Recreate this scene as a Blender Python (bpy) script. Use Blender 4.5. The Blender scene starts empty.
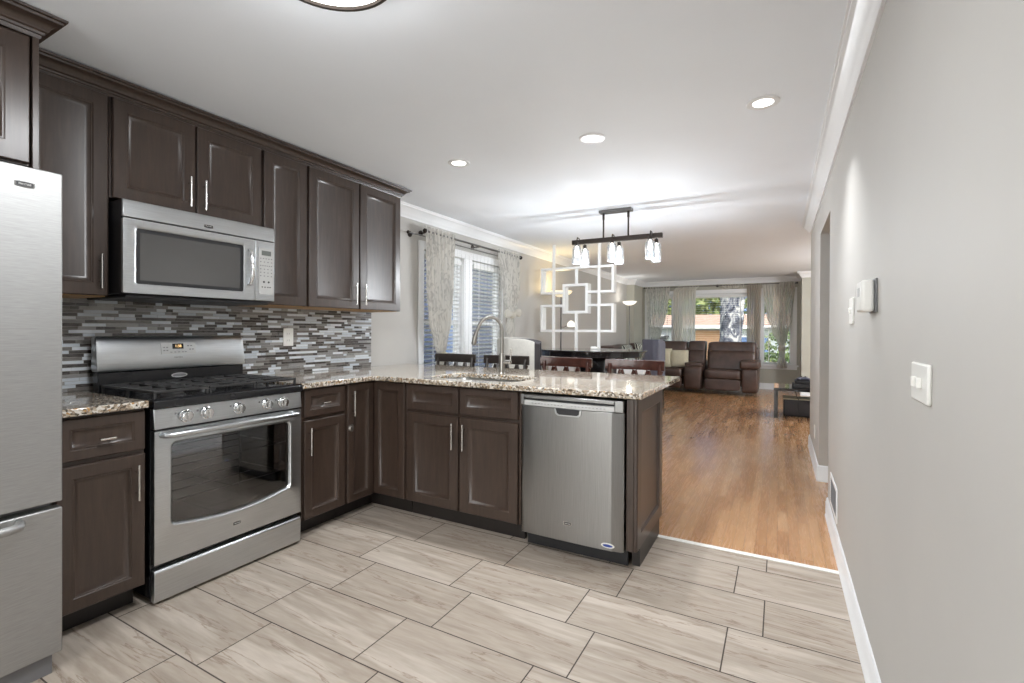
import bpy, bmesh, math, random
from mathutils import Vector, Matrix
random.seed(7)
SC = bpy.context.scene
COL = SC.collection
PI = math.pi

# ------------------------------------------------------------------ camera
def make_camera():
    yaw, pit, roll = .504, -.0049, .0049
    cy, sy = math.cos(yaw), math.sin(yaw)
    F = Vector((-sy*math.cos(pit), cy*math.cos(pit), math.sin(pit)))
    R0 = Vector((cy, sy, 0)); U0 = R0.cross(F)
    R = R0*math.cos(roll)+U0*math.sin(roll); U = -R0*math.sin(roll)+U0*math.cos(roll)
    cd = bpy.data.cameras.new('camera'); cam = bpy.data.objects.new('camera', cd); COL.objects.link(cam)
    m = Matrix(((R.x, U.x, -F.x, 0), (R.y, U.y, -F.y, 0), (R.z, U.z, -F.z, 1.249), (0, 0, 0, 1)))
    cam.matrix_world = m
    cd.sensor_fit = 'HORIZONTAL'; cd.sensor_width = 36
    cd.lens = 486.06/1024*36; cd.shift_y = -8.85/1024
    cd.clip_start = .02; cd.clip_end = 300
    SC.camera = cam
make_camera()

# ------------------------------------------------------------------ world, sun, exposure
def make_world():
    w = bpy.data.worlds.new('sky'); SC.world = w; w.use_nodes = True
    nt = w.node_tree; nt.nodes.clear()
    o = nt.nodes.new('ShaderNodeOutputWorld'); bg = nt.nodes.new('ShaderNodeBackground')
    tc = nt.nodes.new('ShaderNodeTexCoord'); sep = nt.nodes.new('ShaderNodeSeparateXYZ')
    nt.links.new(tc.outputs['Generated'], sep.inputs[0])
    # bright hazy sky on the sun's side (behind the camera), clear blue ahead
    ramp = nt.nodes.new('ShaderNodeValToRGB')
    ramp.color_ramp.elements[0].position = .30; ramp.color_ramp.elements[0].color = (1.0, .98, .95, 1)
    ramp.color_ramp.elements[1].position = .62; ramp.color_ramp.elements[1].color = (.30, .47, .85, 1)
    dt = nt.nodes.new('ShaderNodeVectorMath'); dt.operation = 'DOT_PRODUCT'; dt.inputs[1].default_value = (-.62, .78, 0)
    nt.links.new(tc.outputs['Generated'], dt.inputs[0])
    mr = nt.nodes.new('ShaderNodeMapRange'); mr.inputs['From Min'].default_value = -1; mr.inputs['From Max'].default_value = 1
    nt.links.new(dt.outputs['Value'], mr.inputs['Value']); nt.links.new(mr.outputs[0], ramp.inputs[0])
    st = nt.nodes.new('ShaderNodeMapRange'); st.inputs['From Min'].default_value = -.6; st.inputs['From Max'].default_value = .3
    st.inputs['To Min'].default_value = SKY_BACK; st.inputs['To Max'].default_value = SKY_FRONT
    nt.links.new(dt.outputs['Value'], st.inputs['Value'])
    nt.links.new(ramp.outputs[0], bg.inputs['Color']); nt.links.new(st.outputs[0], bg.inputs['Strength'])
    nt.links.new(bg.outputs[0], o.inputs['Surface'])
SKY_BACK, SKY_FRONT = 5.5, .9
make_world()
sd = bpy.data.lights.new('sun', 'SUN'); sd.energy = 1.0; sd.angle = .02; sd.color = (1, .95, .86)
sun = bpy.data.objects.new('sun', sd); COL.objects.link(sun)
sun.rotation_euler = Vector((.62, -.42, .95)).to_track_quat('Z', 'Y').to_euler()
def area(name, loc, size, power, color=(.94, .97, 1), rot=(0, 0, 0), spread=PI, shape='DISK'):
    d = bpy.data.lights.new(name, 'AREA'); d.shape = shape; d.size = size; d.energy = power; d.color = color; d.spread = spread
    o = bpy.data.objects.new(name, d); COL.objects.link(o); o.location = loc; o.rotation_euler = rot
    return o
vs = SC.view_settings
vs.view_transform = 'Standard'; vs.look = 'None'; vs.gamma = 1; vs.use_curve_mapping = False; vs.exposure = 0.0
CAN_W, BULB_E, FLUSH_W = 7, 3.0, 27
JAR_W = 13

# ------------------------------------------------------------------ helpers
OFF = {}
KEEP = set()
def srgb(r, g, b):
    f = lambda c: (c/255/12.92) if c/255 <= .04045 else ((c/255+.055)/1.055)**2.4
    return (f(r), f(g), f(b), 1)
def tag(o, label=None, cat=None, group=None, kind=None):
    if label: o['label'] = label
    if cat: o['category'] = cat
    if group: o['group'] = group
    if kind: o['kind'] = kind
    return o
def thing(name, label, cat, loc=(0, 0, 0), group=None):
    o = bpy.data.objects.new(name, None); COL.objects.link(o); o.location = loc
    o.empty_display_size = .05; OFF[o] = Vector(loc)
    return tag(o, label, cat, group)
def ob(name, bm, mat, parent=None, bevel=0, smooth=True, solid=0, seg=2):
    """link a bmesh (world coordinates) as one mesh object under parent"""
    me = bpy.data.meshes.new(name)
    if id(bm) not in KEEP: bmesh.ops.recalc_face_normals(bm, faces=bm.faces)
    KEEP.discard(id(bm))
    bm.to_mesh(me); bm.free()
    off = OFF.get(parent, Vector((0, 0, 0))) if parent else Vector((0, 0, 0))
    if off.length: me.transform(Matrix.Translation(-off))
    mats = mat if isinstance(mat, (list, tuple)) else [mat]
    for m in mats: me.materials.append(m)
    if smooth:
        for p in me.polygons: p.use_smooth = True
        me.set_sharp_from_angle(angle=math.radians(38))
    o = bpy.data.objects.new(name, me); COL.objects.link(o)
    if parent: o.parent = parent; OFF[o] = off
    if solid:
        s = o.modifiers.new('solid', 'SOLIDIFY'); s.thickness = solid; s.offset = 0
    if bevel:
        b = o.modifiers.new('bevel', 'BEVEL'); b.width = bevel; b.segments = seg; b.limit_method = 'ANGLE'; b.angle_limit = math.radians(35)
    return o
def root_mesh(o, loc):
    """move a top-level mesh's origin to loc"""
    o.data.transform(Matrix.Translation(-Vector(loc))); o.location = loc; OFF[o] = Vector(loc); return o
def B(): return bmesh.new()
def box(bm, x0, x1, y0, y1, z0, z1, mi=0):
    v = [bm.verts.new(p) for p in ((x0, y0, z0), (x1, y0, z0), (x1, y1, z0), (x0, y1, z0), (x0, y0, z1), (x1, y0, z1), (x1, y1, z1), (x0, y1, z1))]
    for f in ((0, 3, 2, 1), (4, 5, 6, 7), (0, 1, 5, 4), (1, 2, 6, 5), (2, 3, 7, 6), (3, 0, 4, 7)):
        fc = bm.faces.new([v[i] for i in f]); fc.material_index = mi
    return bm
def bx(x0, x1, y0, y1, z0, z1): return box(B(), x0, x1, y0, y1, z0, z1)
def frame_of(d):
    d = Vector(d).normalized()
    a = Vector((0, 0, 1)) if abs(d.z) < .9 else Vector((1, 0, 0))
    u = d.cross(a).normalized(); return u, d.cross(u).normalized()
def cyl(bm, a, b, r, r2=None, n=16):
    a = Vector(a); b = Vector(b); r2 = r if r2 is None else r2
    u, w = frame_of(b-a)
    A = [bm.verts.new(a+(u*math.cos(2*PI*i/n)+w*math.sin(2*PI*i/n))*r) for i in range(n)]
    C = [bm.verts.new(b+(u*math.cos(2*PI*i/n)+w*math.sin(2*PI*i/n))*r2) for i in range(n)]
    for i in range(n): bm.faces.new((A[i], A[(i+1) % n], C[(i+1) % n], C[i]))
    bm.faces.new(A[::-1]); bm.faces.new(C); return bm
def tube(bm, pts, r, n=10, cap=True):
    pts = [Vector(p) for p in pts]; rings = []
    rr = r if isinstance(r, (list, tuple)) else [r]*len(pts)
    up = None
    for i, p in enumerate(pts):
        d = (pts[min(i+1, len(pts)-1)]-pts[max(i-1, 0)]).normalized()
        if up is None: u, w = frame_of(d)
        else:
            u = (up-d*up.dot(d)).normalized(); w = d.cross(u)
        up = u
        rings.append([bm.verts.new(p+(u*math.cos(2*PI*k/n)+w*math.sin(2*PI*k/n))*rr[i]) for k in range(n)])
    for a, b in zip(rings, rings[1:]):
        for k in range(n): bm.faces.new((a[k], a[(k+1) % n], b[(k+1) % n], b[k]))
    if cap: bm.faces.new(rings[0][::-1]); bm.faces.new(rings[-1])
    return bm
def lathe(bm, prof, c=(0, 0, 0), n=28, axis='Z'):
    c = Vector(c); rings = []
    def P(r, h, t):
        x, y = r*math.cos(t), r*math.sin(t)
        return c+(Vector((x, y, h)) if axis == 'Z' else Vector((h, x, y)) if axis == 'X' else Vector((x, h, y)))
    for r, h in prof:
        rings.append([bm.verts.new(P(r, h, 0))] if r < 1e-6 else [bm.verts.new(P(r, h, 2*PI*k/n)) for k in range(n)])
    for a, b in zip(rings, rings[1:]):
        for k in range(n):
            q = [a[k % len(a)], a[(k+1) % len(a)], b[(k+1) % len(b)], b[k % len(b)]]
            q2 = []
            for v in q:
                if v not in q2: q2.append(v)
            if len(q2) > 2:
                try: bm.faces.new(q2)
                except ValueError: pass
    return bm
def sweep(bm, prof, a, b, U, V):
    """extrude a closed 2-D profile (u,v) from point a to b"""
    U = Vector(U); V = Vector(V)
    A = [bm.verts.new(Vector(a)+U*p[0]+V*p[1]) for p in prof]; C = [bm.verts.new(Vector(b)+U*p[0]+V*p[1]) for p in prof]
    n = len(prof)
    for i in range(n): bm.faces.new((A[i], A[(i+1) % n], C[(i+1) % n], C[i]))
    bm.faces.new(A[::-1]); bm.faces.new(C); return bm
def sweep_path(bm, prof, stations):
    """stations: list of (origin, U, V); profile closed, caps at ends"""
    rings = []
    for o, U, V in stations:
        rings.append([bm.verts.new(Vector(o)+Vector(U)*p[0]+Vector(V)*p[1]) for p in prof])
    n = len(prof)
    for A, C in zip(rings, rings[1:]):
        for i in range(n): bm.faces.new((A[i], A[(i+1) % n], C[(i+1) % n], C[i]))
    bm.faces.new(rings[0][::-1]); bm.faces.new(rings[-1]); return bm
def rings(bm, o, U, V, N, w, h, rr, mi=0):
    """raised panel door: rr = list of (inset, height)"""
    o, U, V, N = map(Vector, (o, U, V, N)); R = []
    for ins, d in rr:
        R.append([bm.verts.new(o+U*a+V*b+N*d) for a, b in ((ins, ins), (w-ins, ins), (w-ins, h-ins), (ins, h-ins))])
    for A, C in zip(R, R[1:]):
        for i in range(4): bm.faces.new((A[i], A[(i+1) % 4], C[(i+1) % 4], C[i]))
    bm.faces.new(R[-1]); bm.faces.new(R[0][::-1]); return bm
X, Y, Zv = (1, 0, 0), (0, 1, 0), (0, 0, 1)
def door_rr(st=.055): return [(0, 0), (0, .016), (.004, .02), (st-.004, .02), (st, .0165), (st+.004, .0165), (st+.006, .013), (st+.022, .006), (st+.024, .0055)]
def rbox(x0, x1, y0, y1, z0, z1, r, seg=3, bm=None):
    """rounded box mesh (bevelled corners baked in)"""
    m = B(); box(m, x0, x1, y0, y1, z0, z1)
    bmesh.ops.bevel(m, geom=list(m.edges), offset=r, segments=seg, profile=.5, affect='EDGES')
    if bm is None: return m
    me = bpy.data.meshes.new('t'); m.to_mesh(me); m.free(); bm.from_mesh(me); bpy.data.meshes.remove(me); return bm
def superblob(bm, c, s, e1=.35, e2=.35, nu=24, nv=14, warp=None):
    c = Vector(c); f = lambda t, e: math.copysign(abs(t)**e, t)
    R = []
    for j in range(nv+1):
        v = -PI/2+PI*j/nv; row = []
        for i in range(nu):
            u = 2*PI*i/nu
            p = Vector((s[0]*f(math.cos(v), e1)*f(math.cos(u), e2), s[1]*f(math.cos(v), e1)*f(math.sin(u), e2), s[2]*f(math.sin(v), e1)))
            if warp: p = warp(p)
            row.append(bm.verts.new(c+p))
            if j in (0, nv): break
        R.append(row)
    for a, b in zip(R, R[1:]):
        for i in range(nu):
            q = []
            for v in (a[i % len(a)], a[(i+1) % len(a)], b[(i+1) % len(b)], b[i % len(b)]):
                if v not in q: q.append(v)
            if len(q) > 2: bm.faces.new(q)
    return bm
def text(s, size, loc, U, N, mat, parent, depth=.0008, name='lettering'):
    cu = bpy.data.curves.new('t', 'FONT'); cu.body = s; cu.size = size; cu.extrude = depth; cu.align_x = 'CENTER'; cu.align_y = 'CENTER'
    t = bpy.data.objects.new('t', cu); COL.objects.link(t)
    dg = bpy.context.evaluated_depsgraph_get(); dg.update()
    me = bpy.data.meshes.new_from_object(t.evaluated_get(dg)); bpy.data.objects.remove(t); bpy.data.curves.remove(cu)
    U = Vector(U); N = Vector(N); V = N.cross(U); L = Vector(loc)
    me.transform(Matrix(((U.x, V.x, N.x, L.x), (U.y, V.y, N.y, L.y), (U.z, V.z, N.z, L.z), (0, 0, 0, 1))))
    me.transform(Matrix.Translation(-OFF.get(parent, Vector((0, 0, 0)))))
    me.materials.clear(); me.materials.append(mat)
    o = bpy.data.objects.new(name, me); COL.objects.link(o); o.parent = parent; OFF[o] = OFF.get(parent, Vector())
    return o
def copy_tree(o, parent=None):
    c = o.copy(); COL.objects.link(c)
    if parent: c.parent = parent
    for ch in [q for q in bpy.data.objects if q.parent == o]: copy_tree(ch, c)
    return c

# ------------------------------------------------------------------ materials
class NT:
    def __init__(s, name):
        s.m = bpy.data.materials.new(name); s.m.use_nodes = True; s.nt = s.m.node_tree; s.n = s.nt.nodes; s.l = s.nt.links
        s.b = s.n['Principled BSDF']
    def node(s, t, **k):
        x = s.n.new(t)
        for a, v in k.items(): setattr(x, a, v)
        return x
    def coord(s, scale=(1, 1, 1), src='Object', rot=(0, 0, 0)):
        tc = s.node('ShaderNodeTexCoord'); mp = s.node('ShaderNodeMapping'); mp.inputs['Scale'].default_value = scale; mp.inputs['Rotation'].default_value = rot
        s.l.new(tc.outputs[src], mp.inputs[0]); return mp.outputs[0]
    def noise(s, vec, scale=5, detail=3, rough=.5, dist=0):
        n = s.node('ShaderNodeTexNoise'); n.inputs['Scale'].default_value = scale; n.inputs['Detail'].default_value = detail
        n.inputs['Roughness'].default_value = rough; n.inputs['Distortion'].default_value = dist
        s.l.new(vec, n.inputs['Vector']); return n.outputs['Fac']
    def ramp(s, fac, stops):
        r = s.node('ShaderNodeValToRGB'); e = r.color_ramp.elements
        while len(e) < len(stops): e.new(.5)
        for i, (p, c) in enumerate(stops): e[i].position = p; e[i].color = c
        s.l.new(fac, r.inputs[0]); return r.outputs[0]
    def mix(s, fac, a, b, mode='MIX'):
        m = s.node('ShaderNodeMix', data_type='RGBA', blend_type=mode)
        for i, v in ((0, fac), (6, a), (7, b)):
            if hasattr(v, 'is_linked') or isinstance(v, bpy.types.NodeSocket): s.l.new(v, m.inputs[i])
            else: m.inputs[i].default_value = v
        return m.outputs[2]
    def bump(s, h, st=.2, dist=.002):
        b = s.node('ShaderNodeBump'); b.inputs['Strength'].default_value = st; b.inputs['Distance'].default_value = dist
        s.l.new(h, b.inputs['Height']); s.l.new(b.outputs[0], s.b.inputs['Normal'])
    def set(s, **k):
        for a, v in k.items():
            i = s.b.inputs[a.replace('_', ' ')]
            if isinstance(v, bpy.types.NodeSocket): s.l.new(v, i)
            else: i.default_value = v
        return s
def plain(name, col, rough=.5, metal=0, var=.06, scale=8, bump=0, coat=0, spec=.5):
    t = NT(name); c = tuple(col)
    v = t.coord(); n = t.noise(v, scale, 3)
    lo = tuple(x*(1-var) for x in c[:3])+(1,); hi = tuple(min(1, x*(1+var)) for x in c[:3])+(1,)
    t.set(Base_Color=t.ramp(n, [(.3, lo), (.7, hi)]), Roughness=rough, Metallic=metal, Coat_Weight=coat, Specular_IOR_Level=spec)
    if bump: t.bump(t.noise(t.coord(), scale*14, 2), bump, .001)
    return t.m
def steel(name, col, rough, axis, ani=.0):
    t = NT(name); sc = {'Z': (90, 90, 1.2), 'Y': (90, 1.2, 90), 'X': (1.2, 90, 90)}[axis]
    n = t.noise(t.coord(sc), 6, 3, .6); big = t.noise(t.coord(), 2.2, 3)
    c = t.ramp(n, [(.25, tuple(x*.86 for x in col[:3])+(1,)), (.75, tuple(min(1, x*1.1) for x in col[:3])+(1,))])
    r = t.node('ShaderNodeMapRange'); r.inputs['To Min'].default_value = rough*.8; r.inputs['To Max'].default_value = rough*1.2; t.l.new(big, r.inputs[0])
    t.set(Base_Color=c, Metallic=1.0, Roughness=r.outputs[0]); t.bump(n, .05, .0004); return t.m
def emit(name, col, st):
    t = NT(name); t.set(Base_Color=(.8, .8, .8, 1), Emission_Color=col, Emission_Strength=st); return t.m
def wood_cab():
    t = NT('espresso_wood'); v = t.coord((14, 14, 1.4)); n = t.noise(v, 3.2, 6, .62, .6)
    big = t.noise(t.coord(), 1.7, 2)
    a = t.ramp(n, [(.25, srgb(44, 34, 29)), (.55, srgb(62, 50, 43)), (.8, srgb(77, 63, 54))])
    c = t.mix(big, a, t.mix(.5, a, srgb(74, 58, 48)))
    t.set(Base_Color=c, Roughness=.33, Coat_Weight=.14, Coat_Roughness=.25); t.bump(n, .04, .0005); return t.m
def granite(name, light=False):
    t = NT(name)
    v = t.coord()
    warp = t.node('ShaderNodeTexNoise'); warp.inputs['Scale'].default_value = 9; warp.inputs['Detail'].default_value = 4; t.l.new(v, warp.inputs['Vector'])
    va = t.node('ShaderNodeVectorMath', operation='MULTIPLY_ADD'); va.inputs[1].default_value = (.05, .05, .05)
    t.l.new(warp.outputs['Color'], va.inputs[0]); t.l.new(v, va.inputs[2])
    vo = t.node('ShaderNodeTexVoronoi'); vo.inputs['Scale'].default_value = 105; t.l.new(va.outputs[0], vo.inputs['Vector'])
    sp = t.node('ShaderNodeSeparateColor'); t.l.new(vo.outputs['Color'], sp.inputs[0])
    speck = t.ramp(sp.outputs[0], [(0, srgb(22, 21, 22)), (.18, srgb(74, 66, 62)), (.25, srgb(140, 124, 108)), (.42, srgb(186, 174, 156)), (.66, srgb(230, 227, 220)), (.955, srgb(184, 136, 72))])
    speck_n = speck.node; speck_n.color_ramp.interpolation = 'CONSTANT'
    flow = t.noise(t.coord((1.2, 3.2, 1)), 4.5, 6, .62, 1.6)
    base = t.ramp(flow, [(.3, srgb(104, 86, 68)), (.45, srgb(152, 132, 106)), (.58, srgb(178, 162, 138)), (.72, srgb(124, 102, 76))])
    c = t.mix(.70, base, speck)
    t.set(Base_Color=c, Roughness=.09, Specular_IOR_Level=.6, Coat_Weight=.4, Coat_Roughness=.04); return t.m
def tile_mat():
    t = NT('veined_floor_tile'); at = t.node('ShaderNodeAttribute', attribute_name='rnd')
    tc = t.node('ShaderNodeTexCoord'); va = t.node('ShaderNodeVectorMath', operation='MULTIPLY_ADD'); va.inputs[1].default_value = (37, 91, 13)
    t.l.new(at.outputs['Color'], va.inputs[0]); t.l.new(tc.outputs['Object'], va.inputs[2])
    mp = t.node('ShaderNodeMapping'); mp.inputs['Scale'].default_value = (.75, 6.5, 1); mp.inputs['Rotation'].default_value = (0, 0, .12); t.l.new(va.outputs[0], mp.inputs[0])
    n = t.noise(mp.outputs[0], 1.4, 5, .52, .35); fine = t.noise(mp.outputs[0], 7, 6, .62, .4)
    c = t.ramp(n, [(.25, srgb(140, 128, 115)), (.42, srgb(164, 152, 139)), (.5, srgb(148, 136, 123)), (.6, srgb(182, 171, 159)), (.75, srgb(160, 148, 135))])
    c = t.mix(.22, c, t.ramp(fine, [(.3, srgb(150, 136, 122)), (.7, srgb(214, 205, 194))]))
    mp2 = t.node('ShaderNodeMapping'); mp2.inputs['Scale'].default_value = (.55, 5.2, 1); mp2.inputs['Rotation'].default_value = (0, 0, .1); t.l.new(va.outputs[0], mp2.inputs[0])
    vein = t.noise(mp2.outputs[0], 1.5, 8, .6, .35)
    vr = t.ramp(vein, [(.484, (0, 0, 0, 1)), (.498, (.62, .62, .62, 1)), (.501, (.62, .62, .62, 1)), (.508, (0, 0, 0, 1))])
    c = t.mix(vr, c, srgb(116, 94, 76))
    t.set(Base_Color=c, Roughness=.33, Specular_IOR_Level=.45); t.bump(fine, .05, .0006); return t.m
def plank_mat():
    t = NT('oak_planks'); at = t.node('ShaderNodeAttribute', attribute_name='rnd'); sp = t.node('ShaderNodeSeparateColor'); t.l.new(at.outputs['Color'], sp.inputs[0])
    tc = t.node('ShaderNodeTexCoord'); va = t.node('ShaderNodeVectorMath', operation='MULTIPLY_ADD'); va.inputs[1].default_value = (37, 91, 13)
    t.l.new(at.outputs['Color'], va.inputs[0]); t.l.new(tc.outputs['Object'], va.inputs[2])
    mp = t.node('ShaderNodeMapping'); mp.inputs['Scale'].default_value = (22, 1.6, 1); t.l.new(va.outputs[0], mp.inputs[0])
    n = t.noise(mp.outputs[0], 2.2, 6, .6, 1.4)
    base = t.ramp(sp.outputs[0], [(0, srgb(164, 118, 78)), (.35, srgb(178, 132, 90)), (.7, srgb(188, 144, 102)), (1, srgb(198, 156, 116))])
    c = t.mix(t.ramp(n, [(.42, (0, 0, 0, 1)), (.70, (.38, .38, .38, 1))]), base, srgb(146, 96, 54))
    r = t.node('ShaderNodeMapRange'); r.inputs['To Min'].default_value = .2; r.inputs['To Max'].default_value = .34; t.l.new(n, r.inputs[0])
    t.set(Base_Color=c, Roughness=r.outputs[0], Coat_Weight=.5, Coat_Roughness=.13); t.bump(n, .02, .0004); return t.m
def leather():
    t = NT('brown_leather'); v = t.coord(); n = t.noise(v, 5, 4, .6)
    vo = t.node('ShaderNodeTexVoronoi'); vo.inputs['Scale'].default_value = 160; t.l.new(v, vo.inputs['Vector'])
    t.set(Base_Color=t.ramp(n, [(.3, srgb(58, 43, 38)), (.7, srgb(88, 68, 60))]), Roughness=.38); t.bump(vo.outputs['Distance'], .15, .001); return t.m
def sheer_mat(name, col, opac, pattern=False):
    t = NT(name); t.n.remove(t.b); out = t.n['Material Output']
    tr = t.node('ShaderNodeBsdfTransparent'); di = t.node('ShaderNodeBsdfDiffuse'); tl = t.node('ShaderNodeBsdfTranslucent')
    m1 = t.node('ShaderNodeMixShader'); m2 = t.node('ShaderNodeMixShader'); m1.inputs[0].default_value = .65
    di.inputs[0].default_value = col; tl.inputs[0].default_value = col
    t.l.new(di.outputs[0], m1.inputs[1]); t.l.new(tl.outputs[0], m1.inputs[2])
    if pattern:
        n = t.noise(t.coord((1, 1, .45)), 13, 2, .5, 1.0)
        c = t.ramp(n, [(.44, col), (.5, tuple(x*.72 for x in col[:3])+(1,)), (.56, col)])
        t.l.new(c, di.inputs[0]); t.l.new(c, tl.inputs[0])
    m2.inputs[0].default_value = opac
    t.l.new(tr.outputs[0], m2.inputs[1]); t.l.new(m1.outputs[0], m2.inputs[2]); t.l.new(m2.outputs[0], out.inputs['Surface'])
    return t.m
def clear_glass(name, tint=(1, 1, 1, 1), refl=1.0, rough=0.0, opac=0.0, opcol=(.02, .02, .02, 1)):
    t = NT(name); t.n.remove(t.b); out = t.n['Material Output']
    tr = t.node('ShaderNodeBsdfTransparent'); tr.inputs[0].default_value = tint
    gl = t.node('ShaderNodeBsdfGlossy'); gl.inputs['Roughness'].default_value = rough
    lw = t.node('ShaderNodeFresnel'); lw.inputs[0].default_value = 1.5
    mx = t.node('ShaderNodeMixShader'); mu = t.node('ShaderNodeMath', operation='MULTIPLY'); mu.inputs[1].default_value = refl
    t.l.new(lw.outputs[0], mu.inputs[0]); t.l.new(mu.outputs[0], mx.inputs[0])
    src = tr.outputs[0]
    if opac:
        df = t.node('ShaderNodeBsdfDiffuse'); df.inputs[0].default_value = opcol; mo = t.node('ShaderNodeMixShader'); mo.inputs[0].default_value = opac
        t.l.new(tr.outputs[0], mo.inputs[1]); t.l.new(df.outputs[0], mo.inputs[2]); src = mo.outputs[0]
    t.l.new(src, mx.inputs[1]); t.l.new(gl.outputs[0], mx.inputs[2]); t.l.new(mx.outputs[0], out.inputs['Surface'])
    return t.m
def attr_mat(name, rough=.15):
    t = NT(name); at = t.node('ShaderNodeAttribute', attribute_name='rnd'); sp = t.node('ShaderNodeSeparateColor'); t.l.new(at.outputs['Color'], sp.inputs[0])
    n = t.noise(t.coord((3, 3, 20)), 14, 3)
    c = t.ramp(sp.outputs[0], [(0, srgb(60, 52, 46)), (.26, srgb(112, 106, 100)), (.42, srgb(146, 144, 142)), (.60, srgb(168, 166, 162)), (.66, srgb(208, 215, 222)), (.85, srgb(230, 235, 240))])
    c.node.color_ramp.interpolation = 'CONSTANT'
    c = t.mix(.12, c, t.ramp(n, [(.3, (.1, .1, .1, 1)), (.7, (.9, .9, .9, 1))]))
    t.set(Base_Color=c, Roughness=rough); return t.m
M = {}
M['wall'] = plain('greige_wall_paint', srgb(190, 187, 182), .6, var=.015, scale=3)
M['wall_far'] = plain('olive_greige_wall_paint', srgb(184, 182, 170), .6, var=.015, scale=3)
M['ceil'] = plain('ceiling_paint', srgb(241, 245, 250), .75, var=.012, scale=2)
M['trim'] = plain('white_trim_paint', srgb(238, 239, 240), .32, var=.01)
M['cab'] = wood_cab()
M['toe'] = plain('toe_kick_black', srgb(38, 33, 31), .4)
M['maple'] = plain('raw_maple', srgb(178, 142, 98), .55, var=.12, scale=12)
M['granite'] = granite('speckled_granite')
M['tile'] = tile_mat(); M['grout'] = plain('dark_grout', srgb(66, 58, 52), .8)
M['plank'] = plank_mat(); M['plankgap'] = plain('plank_gap', srgb(70, 44, 24), .6)
M['mosaic'] = attr_mat('glass_mosaic'); M['mgrout'] = plain('mosaic_grout', srgb(176, 172, 166), .7)
M['steelY'] = steel('brushed_steel_horizontal', (.58, .60, .615), .30, 'Y')
M['steelZ'] = steel('brushed_steel_vertical', (.31, .31, .307), .30, 'Z')
M['steelF'] = steel('fridge_steel', (.42, .42, .415), .52, 'Y')
M['satin'] = plain('satin_nickel', (.68, .66, .63, 1), .25, 1, var=.03)
M['faucet'] = plain('brushed_faucet_metal', (.33, .315, .29, 1), .28, 1, var=.03)
M['chrome'] = plain('polished_chrome', (.78, .78, .78, 1), .1, 1, var=.02)
M['black'] = plain('black_enamel', srgb(30, 30, 32), .2, var=.1)
M['iron'] = plain('cast_iron', srgb(48, 47, 47), .42, var=.1, bump=.2)
M['dark'] = plain('black_plastic', srgb(34, 34, 37), .45)
M['darkglass'] = clear_glass('dark_door_glass', (.80, .80, .81, 1), 2.2)
M['mwglass'] = plain('microwave_window', srgb(86, 85, 84), .10, var=.02, scale=3)
M['cavity'] = plain('oven_enamel', srgb(160, 158, 154), .35)
M['white'] = plain('white_plastic', srgb(236, 235, 230), .35, var=.01)
M['grey'] = plain('grey_print', srgb(110, 110, 112), .4)
M['lightgrey'] = plain('silver_plastic', srgb(190, 190, 188), .35)
M['blue'] = plain('blue_print', srgb(40, 66, 150), .4)
M['amber'] = emit('amber_digits', (1, .55, .08, 1), 1.6)
M['lcd'] = plain('dark_display', srgb(22, 24, 30), .15)
M['lcd2'] = plain('grey_display', srgb(112, 116, 112), .2)
M['bronze'] = plain('dark_bronze', srgb(62, 56, 52), .35, .7, var=.1)
M['nickel2'] = plain('brushed_grey_metal', srgb(124, 122, 120), .35, .9)
M['lamp'] = emit('lit_diffuser', (1, .96, .9, 1), 3.2)
M['bulb'] = emit('lit_bulb', (1, .9, .76, 1), BULB_E*2.2)
M['bowl'] = emit('lit_glass_bowl', (1, .93, .80, 1), 1.1)
M['bowlw'] = emit('warm_lit_glass_bowl', (1, .80, .42, 1), .9)
M['jar'] = clear_glass('jar_glass', (.95, .96, .97, 1), 0.7, .05, .05, (.85, .87, .89, 1))
M['pane'] = clear_glass('window_glass', (.97, .98, .98, 1), .25)
M['rail'] = plain('mahogany', srgb(74, 40, 32), .22, var=.2, scale=20, coat=.4)
M['rail_shade'] = plain('shaded_stool_wood', srgb(52, 44, 40), .3, var=.15, scale=20)  # shaded copy of the stool wood, backlit dimness put into the colour
M['linen'] = plain('light_linen', srgb(214, 211, 203), .85, var=.05, scale=40, bump=.3)
M['velvet'] = plain('charcoal_velvet', srgb(66, 63, 66), .6, var=.12, scale=10)
M['velvetb'] = plain('slate_velvet', srgb(84, 84, 98), .5, var=.12, scale=10)
M['leather'] = leather()
M['cushion'] = plain('beige_cushion', srgb(196, 190, 168), .9, var=.05, scale=30, bump=.3)
M['blackwood'] = plain('black_lacquer', srgb(34, 33, 36), .12, var=.1, coat=.6)
M['divider'] = plain('white_lacquer', srgb(238, 238, 236), .4, var=.01)
M['sheer'] = sheer_mat('white_sheer', (.88, .88, .86, 1), .17)
M['sheer2'] = sheer_mat('cream_sheer', (.84, .81, .75, 1), .86)
M['damask'] = sheer_mat('damask_curtain', (.86, .84, .80, 1), .90, True)
M['tan'] = sheer_mat('tan_curtain', (.66, .60, .53, 1), .9)
M['blind'] = plain('white_blind', srgb(234, 234, 232), .45)
M['bark'] = None

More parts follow.
